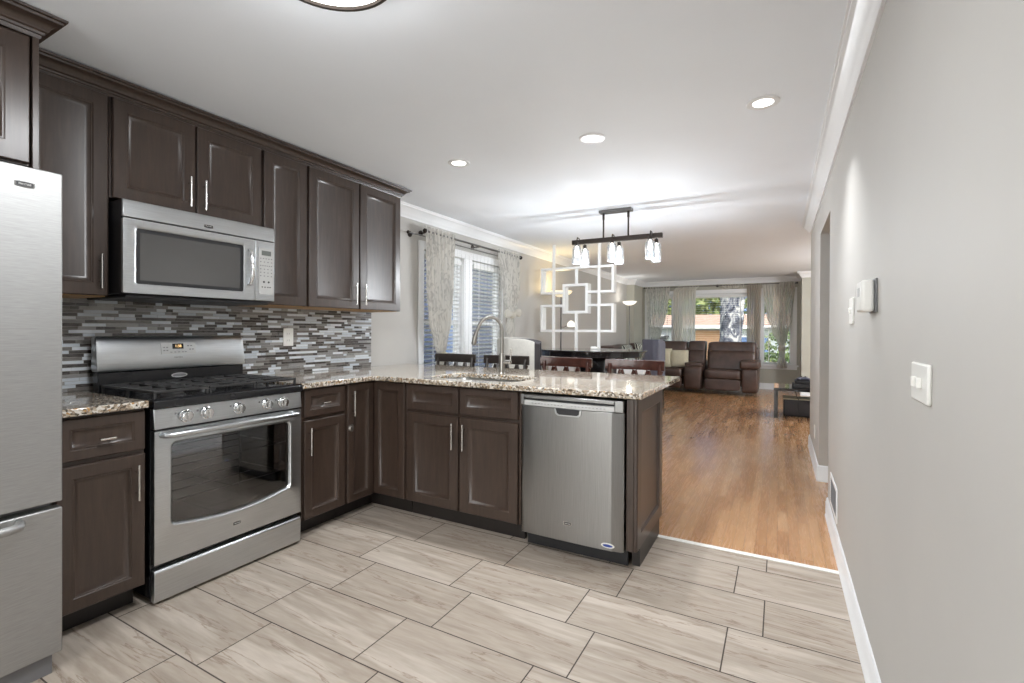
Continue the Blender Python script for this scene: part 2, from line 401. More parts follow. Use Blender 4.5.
# ------------------------------------------------------------------ the room
XL, XR, H, YB = -3.11, .29, 2.42, -2.6
YF, YN, XA0, XA1, XE = 11.88, 11.1, -2.93, .37, 3.2
def st(name, bm, mat, parent=None, **k):
    o = ob(name, bm, mat, parent, **k)
    if not parent: o['kind'] = 'structure'
    return o
def holed_wall(bm, axis, a0, a1, p0, p1, z0, z1, holes):
    """wall slab between p0 and p1 on the other axis; holes = (b0,b1,z0,z1)"""
    def bb(b0, b1, c0, c1):
        if b1-b0 < 1e-5 or c1-c0 < 1e-5: return
        if axis == 'Y': box(bm, p0, p1, b0, b1, c0, c1)
        else: box(bm, b0, b1, p0, p1, c0, c1)
    cur = a0
    for b0, b1, c0, c1 in sorted(holes):
        bb(cur, b0, z0, z1); bb(b0, b1, z0, c0); bb(b0, b1, c1, z1); cur = b1
    bb(cur, a1, z0, z1); return bm
def keep(bm): KEEP.add(id(bm)); return bm
# tile floor: every tile with its own shade attribute
def tiled(name, quads, mat, gapmat, rect, z=0., gap=.0026):
    bm = B(); lay = bm.loops.layers.float_color.new('rnd')
    for x0, x1, y0, y1 in quads:
        c = (random.random(), random.random(), random.random(), 1)
        v = [bm.verts.new(p) for p in ((x0+gap, y0+gap, z), (x1-gap, y0+gap, z), (x1-gap, y1-gap, z), (x0+gap, y1-gap, z))]
        f = bm.faces.new(v)
        for lp in f.loops: lp[lay] = c
    x0, x1, y0, y1 = rect
    box(bm, x0, x1, y0, y1, -.12, z-.0012, 1)
    for f in bm.faces:
        if f.normal.z < 0 and f.material_index == 0: f.normal_flip()
    o = st(name, keep(bm), [mat, gapmat], smooth=False)
    return o
P, W, Y0 = .611, .306, 2.540
q = []
for k in range(-2, 18):
    ya, yb = Y0-W*(k+1), Y0-W*k
    yb = min(yb, 3.015); ya = max(ya, YB)
    if yb <= ya: continue
    xo = -1.887 if k % 2 == 0 else -2.018
    n = -4
    while xo+P*n < XR+.2:
        x0, x1 = xo+P*n, xo+P*(n+1); n += 1
        x0, x1 = max(x0, XL), min(x1, XR)
        if x1-x0 > .01: q.append((x0, x1, ya, yb))
floor_tile = tiled('floor', q, M['tile'], M['grout'], (XL, XR, YB, 3.015))
q = []; x = XL
i = 0
while x < XE:
    y = 3.02-random.random()*.8
    while y < YF:
        L = random.uniform(.35, 1.25); a, b = max(y, 3.02), min(y+L, YF)
        if b-a > .02 and not (x > XR+.6 and b < 3.4): q.append((x, min(x+.0575, XE), a, b))
        y += L
    x += .0575; i += 1
floor_wood = tiled('floor', q, M['plank'], M['plankgap'], (XL, XE, 3.02, YF), 0., .0006)
st('trim_1', bx(XL+.3, XR, 3.0, 3.035, .0, .005), M['white'], bevel=.002)   # threshold strip between tile and oak

bm = bx(XL-.2, XE+.2, YB-.2, YF+.2, H, H+.12)
st('ceiling', bm, M['ceil'], smooth=False)
WL = (3.80, 5.36, .62, 2.05)        # dining window hole
bm = holed_wall(B(), 'Y', YB, YN, XL-.14, XL, 0, H, [WL])
wall_left = st('wall_left', bm, M['wall'], smooth=False)
OPN = (3.90, 4.80, 0, 2.065)
bm = holed_wall(B(), 'Y', YB, 6.2, XR, XR+.115, 0, H, [OPN])
st('wall_right', bm, M['wall'], smooth=False)
bm = holed_wall(B(), 'X', XL-.14, XR+.12, YB-.14, YB, 0, H, [(-2.7, -.1, .05, 2.2)])
st('wall_back', bm, M['wall'], smooth=False)
FW = [(-2.78, -2.22, .54, 2.10), (-2.06, -.46, .54, 2.10), (-.34, .22, .54, 2.10)]
bm = holed_wall(B(), 'X', XA0, XA1, YF, YF+.14, 0, H, FW)
st('wall_far', bm, M['wall_far'], smooth=False)
st('wall_far_left', bx(XL-.14, XA0, YN, YF+.14, 0, H), M['wall_far'], smooth=False)
st('wall_far_right', bx(XA1, XE+.1, YN, YF+.14, 0, H), M['wall_far'], smooth=False)
bm = B(); holed_wall(bm, 'Y', 5.4, YN, XE, XE+.12, 0, H, [(6.9, 10.2, .5, 2.15)]); box(bm, 1.5, XE, 5.98, 6.1, 0, H); box(bm, 1.5, 1.6, 3.3, 5.98, 0, H); box(bm, XR+.115, 1.5, 3.3, 3.4, 0, H); 
st('wall_hall', bm, M['wall_far'], smooth=False)

CR = [(0, 0), (0, -.112), (.012, -.112), (.014, -.098), (.022, -.09), (.03, -.074), (.044, -.052), (.062, -.034), (.07, -.026), (.078, -.022), (.08, -.012), (.088, -.010), (.088, 0)]
def crown(name, path):
    """path of (x,y, ux,uy) stations with mitred outward direction u"""
    bm = B(); sweep_path(bm, CR, [((x, y, H), (ux, uy, 0), Zv) for x, y, ux, uy in path]); st(name, bm, M['trim'])
crown('trim_2', [(XL, 3.12, 1, 0), (XL, YN, 1, -1), (XA0, YN, 1, -1), (XA0, YF, 1, -1), (XA1, YF, -1, -1), (XA1, YN, -1, -1), (XE, YN, -1, -1)])
crown('trim_3', [(XR, YB, -1, 0), (XR, 6.2, -1, 1), (XR+.115, 6.2, 1, 1), (XR+.115, 6.1, 1, 0)])
BS = [(0, 0), (.016, 0), (.016, .012), (.013, .016), (.013, .10), (.010, .106), (.009, .122), (.004, .130), (0, .132)]
def base(name, path, prof=BS):
    bm = B(); sweep_path(bm, prof, [((x, y, 0), (ux, uy, 0), Zv) for x, y, ux, uy in path]); st(name, bm, M['trim'])
base('baseboard_right', [(XR, YB, -1, 0), (XR, 3.90, -1, 1), (XR+.115, 3.90, 0, 1)])
base('baseboard_right', [(XR+.115, 4.80, 0, -1), (XR, 4.80, -1, -1), (XR, 6.2, -1, 1), (XR+.115, 6.2, 1, 1)])
base('baseboard_left', [(XL, 3.6, 1, 0), (XL, YN, 1, -1), (XA0, YN, 1, -1), (XA0, YF, 1, -1), (XA1, YF, -1, -1), (XA1, YN, -1, -1), (XE, YN, -1, -1)])

# ------------------------------------------------------------------ windows
def win_unit(par, axis, a0, a1, z0, z1, p, d, sash=True):
    """frame and pane in a hole. p plane coordinate (room side), d outward sign * depth"""
    def bb(bm, b0, b1, c0, c1, q0, q1):
        q0, q1 = min(q0, q1), max(q0, q1)
        if axis == 'Y': box(bm, q0, q1, b0, b1, c0, c1)
        else: box(bm, b0, b1, q0, q1, c0, c1)
    bm = B(); t = .04; q0, q1 = p+d*.04, p+d*.10
    bb(bm, a0, a0+t, z0, z1, q0, q1); bb(bm, a1-t, a1, z0, z1, q0, q1); bb(bm, a0+t, a1-t, z0, z0+t, q0, q1); bb(bm, a0+t, a1-t, z1-t, z1, q0, q1)
    zm = (z0+z1)/2
    if sash: bb(bm, a0+t, a1-t, zm-.02, zm+.02, q0, q1)
    f = ob('window_frame', bm, M['trim'], par, bevel=.003)
    bm = B(); bb(bm, a0+t, a1-t, z0+t, z1-t, p+d*.068, p+d*.072); ob('pane', bm, M['pane'], f, smooth=False)
def casing_bars(bars, axis, p, s, th=.02):
    bm = B()
    for b0, b1, c0, c1, ex in bars:
        q0, q1 = sorted((p, p+s*(th+ex)))
        if axis == 'Y': box(bm, q0, q1, b0, b1, c0, c1)
        else: box(bm, b0, b1, q0, q1, c0, c1)
    return bm
# dining window (left wall): two double-hung units
def window_root(name):
    o = bpy.data.objects.new(name, None); COL.objects.link(o); o['kind'] = 'structure'; OFF[o] = Vector(); return o
w1 = window_root('window_1')
ymul0, ymul1 = 4.50, 4.66
win_unit(w1, 'Y', 3.80, ymul0, .62, 2.05, XL, -1); win_unit(w1, 'Y', ymul1, 5.36, .62, 2.05, XL, -1)
bm = casing_bars([(3.72, 3.80, .62, 2.13, 0), (5.36, 5.44, .62, 2.13, 0), (3.80, 5.36, 2.05, 2.13, 0)], 'Y', XL, 1)
box(bm, XL-.14, XL+.018, ymul0, ymul1, .62, 2.05)
ob('casing', bm, M['trim'], w1, bevel=.004)
ob('window_sill', casing_bars([(3.68, 5.48, .585, .62, .04)], 'Y', XL, 1), M['trim'], w1, bevel=.006)
w2 = window_root('window_2')
for i, (a0, a1, z0, z1) in enumerate(FW): win_unit(w2, 'X', a0, a1, z0, z1, YF, 1, sash=(i != 1))
bm = casing_bars([(-2.87, -2.78, .54, 2.10, 0), (-2.22, -2.06, .54, 2.10, 0), (-.46, -.34, .54, 2.10, 0), (.22, .31, .54, 2.10, 0), (-2.87, .31, 2.10, 2.19, .004)], 'X', YF, -1)
ob('casing', bm, M['trim'], w2, bevel=.004)
bm = casing_bars([(-2.90, .345, .505, .54, .05), (-2.87, .32, .44, .505, 0)], 'X', YF, -1)
ob('window_sill', bm, M['trim'], w2, bevel=.006)
w4 = window_root('added_window')   # unseen side window, added to bring more daylight into the living room
win_unit(w4, 'Y', 6.9, 8.55, .5, 2.15, XE, 1, sash=False); win_unit(w4, 'Y', 8.55, 10.2, .5, 2.15, XE, 1, sash=False)
w3 = window_root('window_3')   # wide glazed opening behind the camera
win_unit(w3, 'X', -2.7, -1.4, .05, 2.2, YB, -1, sash=False); win_unit(w3, 'X', -1.4, -.1, .05, 2.2, YB, -1, sash=False)

def blind(label, axis, a0, a1, z0, z1, p, s, pitch=.044, tilt=.30, group='white slatted window blinds', cat='blind'):
    t = thing('window_blind', label, cat, ((p, (a0+a1)/2, z0) if axis == 'Y' else ((a0+a1)/2, p, z0)), group)
    bm = B(); z = z0+.03
    w = .021
    while z < z1-.04:
        d = (w*math.cos(tilt), w*math.sin(tilt))
        pr = [(-d[0], -d[1]-.001), (d[0], d[1]-.001), (d[0], d[1]+.001), (-d[0], -d[1]+.001)]
        if axis == 'Y': sweep(bm, pr, (p, a0, z), (p, a1, z), (s, 0, 0), Zv)
        else: sweep(bm, pr, (a0, p, z), (a1, p, z), (0, s, 0), Zv)
        z += pitch
    ob('slats', bm, M['blind'], t, smooth=False)
    for nm, c0, c1, hw in (('head_rail', z1-.045, z1, .024), ('bottom_rail', z0, z0+.018, .02)):
        bm = B()
        if axis == 'Y': box(bm, p-hw, p+hw, a0, a1, c0, c1)
        else: box(bm, a0, a1, p-hw, p+hw, c0, c1)
        ob(nm, bm, M['blind'], t, bevel=.002)
    for f in (.18, .82):
        bm = B()
        a = a0+(a1-a0)*f
        if axis == 'Y': box(bm, p+.021*s, p+.022*s, a-.006, a+.006, z0, z1-.03)
        else: box(bm, a-.006, a+.006, min(p+.021*s, p+.022*s), max(p+.021*s, p+.022*s), z0, z1-.03)
        ob('ladder_tape', bm, M['blind'], t, smooth=False)
    return t
blind('open white slatted blind in the dining window half nearer the kitchen cabinets', 'Y', 3.845, 4.455, .66, 2.01, XL-.012, 1)
blind('open white slatted blind in the dining window half nearer the living room', 'Y', 4.705, 5.315, .66, 2.01, XL-.012, 1)
blind('open white blind in the narrow right window behind the knotted curtain', 'X', -.30, .18, .57, 2.06, YF+.012, -1, .05, .05)
blind('open white blind in the narrow left window behind the gathered curtain', 'X', -2.74, -2.26, .57, 2.06, YF+.012, -1, .05, .05)
blind('open white blind in the wide middle picture window', 'X', -2.02, -.50, .57, 2.06, YF+.012, -1, .05, .02)

# ------------------------------------------------------------------ outdoors
def outdoors():
    g = NT('lawn'); v = g.coord(); g.set(Base_Color=g.ramp(g.noise(v, 1.5, 6, .7), [(.35, srgb(86, 104, 50)), (.65, srgb(138, 148, 86))]), Roughness=.9)
    st('ground', bx(-40, 40, YF+.3, 80, -1.0, -.9), g.m, smooth=False)
    st('ground', bx(-40, XL-.3, -12, YF+.3, -1.0, -.9), g.m, smooth=False)
    pv = plain('patio_concrete', srgb(190, 186, 178), .8, var=.08)
    st('ground', bx(-12, 12, -14, YB-.2, -.35, -.2), pv, smooth=False)
    # tree in front of the picture window
    t = NT('tree_bark'); v = t.coord((1, 1, .55)); n = t.noise(v, 3.4, 6, .7, 1.2)
    t.set(Base_Color=t.ramp(n, [(.42, srgb(34, 36, 48)), (.5, srgb(78, 82, 98)), (.6, srgb(176, 174, 172))]), Roughness=.9); t.bump(n, .8, .03)
    tr = thing('street_tree', 'thick grey barked tree trunk outside the middle picture window', 'tree', (-1.55, 19, -.9))
    bm = B(); R = []
    for j in range(22):
        z = -.9+j*.24; row = []
        rad = .36+.22*math.exp(-j*.5)+.02*math.sin(j*1.3)+(.02*max(0, j-12))
        for k in range(28):
            a = 2*PI*k/28; r = rad*(1+.07*math.sin(3*a+j*.2)+.05*math.sin(7*a-j*.35)+random.uniform(-.03, .03))
            row.append(bm.verts.new((-1.66+r*math.cos(a)+.012*j, 19+r*math.sin(a), z)))
        R.append(row)
    for a, b in zip(R, R[1:]):
        for k in range(28): bm.faces.new((a[k], a[(k+1) % 28], b[(k+1) % 28], b[k]))
    bm.faces.new(R[-1])
    ob('trunk', bm, t.m, tr)
    bm = B()
    for a, dx, dy in ((0, -1.3, .3), (1, 1.2, .5), (2, -.2, -1.0)):
        tube(bm, [(-1.3, 19, 3.9), (-1.3+dx*.5, 19+dy*.5, 4.7), (-1.3+dx*1.4, 19+dy*1.4, 5.8)], [.28, .2, .1], 10)
    ob('branch', bm, t.m, tr)
    def foliage(name, label, c, s, n, cols, cat, trunk=None):
        lf = NT(name+'_leaf'); nn = lf.noise(lf.coord(), 3.5, 4, .7); lf.set(Base_Color=lf.ramp(nn, cols), Roughness=.7)
        r = thing(name, label, cat, (c[0], c[1], -.9))
        bm = B()
        for i in range(n):
            while True:
                p = Vector([random.uniform(-1, 1) for _ in range(3)])
                if .3 < p.length < 1: break
            p = Vector((c[0]+p.x*s[0], c[1]+p.y*s[1], c[2]+p.z*s[2]))
            u = Vector([random.gauss(0, 1) for _ in range(3)]).normalized(); w = u.orthogonal().normalized(); L = random.uniform(.6, 1.3)*s[3]
            vs_ = [bm.verts.new(p+u*L), bm.verts.new(p+w*L*.5), bm.verts.new(p-u*L), bm.verts.new(p-w*L*.5)]
            bm.faces.new(vs_)
        ob('foliage', bm, lf.m, r, smooth=False)
        bm = B(); tube(bm, [(c[0], c[1], -.9), (c[0]+.1, c[1], c[2]*.4), (c[0], c[1], c[2])], [.16 if trunk else .04, .1 if trunk else .03, .03], 8)
        ob('trunk', bm, t.m, r)
    G1 = [(.3, srgb(58, 76, 44)), (.5, srgb(100, 116, 68)), (.7, srgb(164, 166, 112))]
    foliage('leafy_tree', 'sunlit leafy tree beyond the tiled roof left of the trunk', (-6.2, 42, 3.9), (4.6, 2, 2.6, .30), 1700, G1, 'tree', 1)
    foliage('leafy_tree', 'leafy tree beyond the tiled roof to the right of the trunk', (1.6, 42, 3.9), (3.4, 2, 2.6, .30), 1300, G1, 'tree', 1)
    G2 = [(.3, srgb(40, 60, 34)), (.5, srgb(82, 104, 60)), (.7, srgb(150, 156, 104))]
    foliage('garden_shrub', 'loose green shrub outside the narrow right window', (.1, 20.2, .3), (1.0, .6, 1.0, .11), 700, G2, 'shrub')
    # house across the street
    wl = plain('house_wall', srgb(176, 182, 190), .8); rf = NT('clay_roof_tiles')
    v = rf.coord(); wv = rf.node('ShaderNodeTexWave', bands_direction='Y'); wv.inputs['Scale'].default_value = 1.6; rf.l.new(v, wv.inputs['Vector'])
    rf.set(Base_Color=rf.mix(.4, rf.ramp(wv.outputs[0], [(.2, srgb(150, 114, 94)), (.8, srgb(204, 176, 156))]), rf.ramp(rf.noise(v, 2, 5), [(.3, srgb(168, 130, 108)), (.7, srgb(204, 176, 156))])), Roughness=.8)
    bluew = plain('shaded_house_window', srgb(96, 122, 168), .2); br = plain('house_brick', srgb(168, 132, 106), .8, var=.2, scale=20)
    h = thing('neighbour_house', 'low white and brick house with clay tiled roof across the street', 'house', (-3, 33, -.9))
    bm = B(); box(bm, -13, 6.5, 32, 39, -.9, 1.56); ob('wall', bm, wl, h, smooth=False)
    for x0, x1 in ((-4.6, -2.6), (-10.5, -9.0)): ob('brick_front', bx(x0, x1, 31.9, 32, -.9, 1.3), br, h, smooth=False)
    bm = B(); sweep(bm, [(0, 0), (8, 0), (4, .80)], (-14, 31.4, 1.58), (7.3, 31.4, 1.58), Y, Zv); ob('roof', bm, rf.m, h, smooth=False)
    bm = B(); sweep(bm, [(0, 0), (.25, 0), (.25, .18), (0, .18)], (-14, 31.2, 1.42), (7.3, 31.2, 1.42), Y, Zv); ob('gutter', bm, M['trim'], h, smooth=False)
    ob('chimney', bx(-.4, .3, 34.6, 35.3, 2.4, 3.9), br, h, smooth=False)
    for x0, x1 in ((-12.4, -11.2), (-8.4, -6.6), (-2.2, -.6), (1.0, 2.6), (4, 5.4)):
        f = ob('window', bx(x0-.1, x1+.1, 31.88, 31.99, -.2, 1.0), M['trim'], h, smooth=False)
        ob('pane', bx(x0, x1, 31.85, 31.88, -.1, .92), bluew, f, smooth=False)
    ob('awning', sweep(B(), [(0, 0), (1.3, -.25), (1.3, -.35), (0, -.1)], (-9.2, 32, .95), (-6.2, 32, .95), (0, -1, 0), Zv), M['dark'], h, smooth=False)
    # house next door, seen between the slats of the dining window
    sdn = NT('blue_grey_siding'); v = sdn.coord(); wv = sdn.node('ShaderNodeTexWave', bands_direction='Z'); wv.inputs['Scale'].default_value = 2.4; sdn.l.new(v, wv.inputs['Vector'])
    sdn.set(Base_Color=sdn.ramp(wv.outputs[0], [(.1, srgb(30, 36, 56)), (.5, srgb(60, 74, 108))]), Roughness=.7)
    h2 = thing('side_house', 'blue grey sided house next door seen through the dining window blinds', 'house', (-9, 8, -.9))
    ob('wall', bx(-13, -8, 1, 18, -.9, 4.2), sdn.m, h2, smooth=False)
    ob('roof', sweep(B(), [(0, 0), (6, 0), (3, 1.8)], (-13.5, .6, 4.2), (-13.5, 18.4, 4.2), X, Zv), M['dark'], h2, smooth=False)
    for y in (5.0, 7.6, 10.4, 13.4):
        f = ob('window', bx(-8, -7.94, y, y+1.2, .4, 2.0), M['trim'], h2, smooth=False)
        ob('pane', bx(-7.94, -7.93, y+.08, y+1.12, .48, 1.92), bluew, f, smooth=False)
outdoors()

# ------------------------------------------------------------------ backsplash mosaic
def backsplash():
    bm = B(); lay = bm.loops.layers.float_color.new('rnd')
    z = .931; pt = .0172; ztop = 1.397; y0, y1 = .78, 3.10
    zi = 0
    while z < ztop+.03:
        zz = min(z+pt, ztop+.03); y = y0-random.random()*.1
        while y < y1:
            L = random.choice((.035, .05, .075, .10, .10, .15)); a, b = max(y, y0), min(y+L, y1); y += L
            if b-a < .006: continue
            c = random.random(); g = .0009
            n0 = len(bm.faces); th = random.choice((.007, .008, .0085))
            box(bm, XL+.004, XL+th, a+g, b-g, z+g, zz-g)
            bm.faces.ensure_lookup_table()
            for f in bm.faces[n0:]:
                for lp in f.loops: lp[lay] = (c, c, c, 1)
        z += pt; zi += 1
    box(bm, XL, XL+.0045, y0, y1, .931, ztop+.03, 1)
    ob('backsplash', bm, [M['mosaic'], M['mgrout']], wall_left, smooth=False)
backsplash()

# ------------------------------------------------------------------ cabinets
def pull(parent, c, axis, L, N, post=.028, r=.0055, mat=None):
    """bar pull centred at c on the door face; axis direction of the bar, N outward"""
    c, axis, N = Vector(c), Vector(axis), Vector(N); bm = B()
    cyl(bm, c+N*post-axis*L/2, c+N*post+axis*L/2, r, n=12)
    for s in (-1, 1):
        p = c+axis*s*L*.30; cyl(bm, p, p+N*post, r*.8, n=10)
    return ob('handle', bm, mat or M['satin'], parent, bevel=.0008)
FR = .0225
def panel_on(face, a0, a1, z0, z1, parent, name='door', st_=.055, pl=None):
    """face: ('X+', x) or ('Y-', y)"""
    bm = B(); kind, p = face
    if kind == 'X+': rings(bm, (p, a0, z0), Y, Zv, X, a1-a0, z1-z0, door_rr(st_)); N = X
    else: rings(bm, (a0, p, z0), X, Zv, (0, -1, 0), a1-a0, z1-z0, door_rr(st_)); N = (0, -1, 0)
    d = ob(name, bm, M['cab'], parent)
    if pl:
        kind2, a, z, L = pl
        c = (p+.02, a, z) if kind == 'X+' else (a, p-.02, z)
        ax = Zv if kind2 == 'v' else (Y if kind == 'X+' else X)
        pull(d, c, ax, L, N)
    return d
XD, YD = -2.488, 2.525     # carcass faces (doors sit proud by 20 mm)
def carcass(bm, x0, x1, y0, y1, z0, z1): box(bm, x0, x1, y0, y1, z0, z1); return bm
# base cabinet beside the refrigerator
t = thing('base_cabinet', 'dark base cabinet with one drawer and door between refrigerator and range', 'cabinet', (-2.8, .95, 0))
ob('body', bx(XL+.01, XD, .795, 1.108, .105, .895), M['cab'], t, bevel=.001)
ob('toe_kick', bx(XL+.01, -2.576, .80, 1.104, 0, .103), M['toe'], t)
panel_on(('X+', XD), .80, 1.105, .715, .885, t, 'drawer', .045, ('h', .957, .79, .055))
panel_on(('X+', XD), .80, 1.105, .110, .695, t, 'door', .055, ('v', 1.069, .575, .155))
# base cabinet right of the range
t = thing('base_cabinet', 'dark base cabinet with one drawer and door right of the range', 'cabinet', (-2.8, 2.09, 0))
ob('body', bx(XL+.01, XD, 1.925, 2.247, .105, .895), M['cab'], t, bevel=.001)
ob('toe_kick', bx(XL+.01, -2.576, 1.93, 2.25, 0, .103), M['toe'], t)
panel_on(('X+', XD), 1.932, 2.238, .722, .888, t, 'drawer', .045, ('h', 2.072, .797, .055))
panel_on(('X+', XD), 1.932, 2.238, .110, .700, t, 'door', .055, ('v', 1.960, .578, .165))
# corner cabinet with folding door
t = thing('corner_cabinet', 'dark corner base cabinet with narrow folding doors and round lock', 'cabinet', (-2.8, 2.8, 0))
bm = B(); pr = [(XL+.01, 2.250), (XD, 2.250), (XD, YD), (-2.195, YD), (-2.195, 3.09), (XL+.01, 3.09)]
sweep(bm, pr, (0, 0, .105), (0, 0, .895), X, Y); ob('body', bm, M['cab'], t, bevel=.001)
bm = B(); sweep(bm, [(XL+.01, 2.252), (-2.576, 2.252), (-2.576, 2.582), (-2.20, 2.582), (-2.20, 3.05), (XL+.01, 3.05)], (0, 0, 0), (0, 0, .103), X, Y); ob('toe_kick', bm, M['toe'], t)
d = panel_on(('X+', XD), 2.262, 2.490, .110, .888, t, 'door', .050, ('v', 2.297, .762, .165))
bm = B(); lathe(bm, [(0, .012), (.012, .012), (.014, .010), (.022, .008), (.024, .004), (.024, 0), (0, 0)], (XD+.02, 2.285, .601), 24, 'X')
lk = ob('lock', bm, M['satin'], d); tag(lk, 'round silver cabinet lock')
panel_on(('Y-', YD), -2.488, -2.205, .110, .888, t, 'door', .055)
# sink base
t = thing('sink_cabinet', 'dark sink base cabinet with two doors under the faucet', 'cabinet', (-1.76, 2.8, 0))
bm = B(); box(bm, -2.192, -1.326, YD, YD+.02, .105, .895); box(bm, -2.192, -2.174, YD+.02, 3.09, .105, .895); box(bm, -1.344, -1.326, YD+.02, 3.09, .105, .895); box(bm, -2.174, -1.344, YD+.02, 3.09, .105, .125); box(bm, -2.174, -1.344, 3.07, 3.09, .125, .895)
ob('body', bm, M['cab'], t, bevel=.001)
ob('toe_kick', bx(-2.192, -1.33, 2.582, 2.60, 0, .103), M['toe'], t)
panel_on(('Y-', YD), -2.180, -1.768, .722, .888, t, 'drawer', .045); panel_on(('Y-', YD), -1.752, -1.340, .722, .888, t, 'drawer', .045)
panel_on(('Y-', YD), -2.180, -1.768, .110, .702, t, 'door', .062, ('v', -1.797, .582, .165)); panel_on(('Y-', YD), -1.752, -1.340, .110, .702, t, 'door', .062, ('v', -1.715, .582, .165))
# end of the peninsula
t = thing('peninsula_end_panel', 'dark panelled end of the peninsula beside the dishwasher', 'cabinet', (-.66, 2.8, 0))
bm = B(); box(bm, -.684, -.660, YD-.02, 3.09, .105, .895); box(bm, -.684, -.655, 3.06, 3.10, .105, .895); ob('body', bm, M['cab'], t, bevel=.002)
bm = B(); sweep(bm, [(0, 0), (.016, 0), (.02, .004), (.02, .02), (.014, .024), (.014, .035), (.02, .039), (.02, .053), (0, .056)], (-.697, YD-.018, .105), (-.697, YD-.018, .895), (0, -.0001, 0), (1, 0, 0))
bm.free(); bm = B(); box(bm, -.695, -.640, YD-.028, YD-.02, .105, .895); box(bm, -.682, -.655, YD-.034, YD-.028, .105, .895); ob('corner_post', bm, M['cab'], t, bevel=.003)
bm = B(); rings(bm, (-.660, YD-.02, .105), Y, Zv, X, 3.10-YD+.02, .79, [(0, 0), (0, .020), (.003, .023), (.075, .023), (.080, .018), (.088, .010), (.092, .009)]); ob('side_panel', bm, M['cab'], t)
ob('toe_kick', bx(-.684, -.642, YD+.055, 3.05, 0, .103), M['toe'], t)
ob('back_panel', bx(-1.32, -.700, 3.09, 3.11, .0, .895), M['cab'], t)

# uppers
XU = -2.775
def upper(label, y0, y1, z0, z1, doors, bottom=True):
    t = thing('wall_cabinet', label, 'cabinet', (-2.94, (y0+y1)/2, z0))
    ob('body', bx(XL+.005, XU, y0, y1, z0+.006, z1), M['cab'], t, bevel=.001)
    if bottom: ob('bottom_panel', bx(XL+.02, XU-.02, y0+.005, y1-.005, z0, z0+.0055), M['maple'], t)
    for d0, d1, hy, hz in doors:
        panel_on(('X+', XU), d0, d1, z0+.004, z1-.006, t, 'door', .060, ('v', hy, hz, .16) if hy else None)
    return t
upper('dark wall cabinet with one door beside the refrigerator, left of the microwave', .765, 1.088, 1.397, 2.345, [(.770, 1.080, 1.046, 1.512)])
upper('short dark wall cabinet with two doors above the microwave', 1.090, 1.856, 1.862, 2.345, [(1.097, 1.467, 1.432, 1.972), (1.477, 1.847, 1.508, 1.972)], False)
upper('narrow dark wall cabinet right of the microwave', 1.860, 2.176, 1.397, 2.345, [(1.866, 2.169, None, 0)])
upper('wide dark wall cabinet with two doors nearest the dining window', 2.182, 3.085, 1.397, 2.345, [(2.189, 2.629, 2.584, 1.511), (2.642, 3.078, 2.673, 1.511)])
CC = [(0, 0), (.004, 0), (.008, .012), (.014, .014), (.016, .022), (.024, .026), (.030, .040), (.046, .052), (.058, .056), (.060, .064), (.070, .066), (.072, .074), (0, .074)]
bm = B(); z = 2.338
sweep_path(bm, CC, [((XU+.004, .815, z), (1, 0, 0), Zv), ((XU+.004, 3.085, z), (1, 1, 0), Zv), ((XL+.003, 3.085, z), (0, 1, 0), Zv)])
tag(ob('cabinet_crown_molding', bm, M['cab']), 'long dark crown molding on top of the wall cabinets', 'molding')
# cabinet above the refrigerator
t = thing('refrigerator_cabinet', 'deep dark cabinet above the refrigerator', 'cabinet', (-2.75, .3, 1.84))
bm = B(); box(bm, XL+.005, -2.47, -.17, .724, 1.855, 2.345); ob('body', bm, M['cab'], t, bevel=.001)
ob('side_panel', bx(XL+.005, -2.448, .726, .744, 1.84, 2.345), M['cab'], t, bevel=.001)
panel_on(('X+', -2.47), .292, .720, 1.862, 2.332, t, 'door', .070); panel_on(('X+', -2.47), -.160, .282, 1.862, 2.332, t, 'door', .070)
bm = B(); z = 2.336; C2 = [(a*1.0, b*1.08) for a, b in CC]
sweep_path(bm, C2, [((-2.452, -.17, z), (1, 0, 0), Zv), ((-2.452, .744, z), (1, .9, 0), Zv), ((XL+.003, .744, z), (0, .9, 0), Zv)]); ob('crown_molding', bm, M['cab'], t)

# ------------------------------------------------------------------ countertops
def slab(name, outline, holes, z0, z1, mat):
    """prism from 2-D outline with holes via triangle fill"""
    bm = B(); vs_ = [bm.verts.new((x, y, z1)) for x, y in outline]
    ed = [bm.edges.new((vs_[i], vs_[(i+1) % len(vs_)])) for i in range(len(vs_))]
    for h in holes:
        hv = [bm.verts.new((x, y, z1)) for x, y in h]; ed += [bm.edges.new((hv[i], hv[(i+1) % len(hv)])) for i in range(len(hv))]
    r = bmesh.ops.triangle_fill(bm, use_beauty=True, edges=ed)
    fs = [g for g in r['geom'] if isinstance(g, bmesh.types.BMFace)]
    e = bmesh.ops.extrude_face_region(bm, geom=fs)
    bmesh.ops.translate(bm, verts=[v for v in e['geom'] if isinstance(v, bmesh.types.BMVert)], vec=(0, 0, z0-z1))
    return bm
def rrect(x0, x1, y0, y1, r, n=6):
    o = []
    for cx, cy, a in ((x1-r, y1-r, 0), (x0+r, y1-r, 90), (x0+r, y0+r, 180), (x1-r, y0+r, 270)):
        for k in range(n+1):
            t_ = math.radians(a+90*k/n); o.append((cx+r*math.cos(t_), cy+r*math.sin(t_)))
    return o
SK = (-2.10, -1.42, 2.60, 2.985)
L = [(XL+.008, 1.895), (-2.442, 1.895), (-2.442, 2.47), (-.612, 2.47), (-.612, 3.56), (XL+.008, 3.56)]
bm = slab('c', L, [rrect(*SK, .09)], .898, .93, None)
ct = ob('countertop', bm, M['granite'], bevel=.005); tag(ct, 'long speckled granite countertop running over the sink and peninsula', 'countertop')
bm = bx(XL+.008, -2.442, .785, 1.108, .898, .93)
tag(ob('countertop', bm, M['granite'], bevel=.005), 'short speckled granite countertop between refrigerator and range', 'countertop')
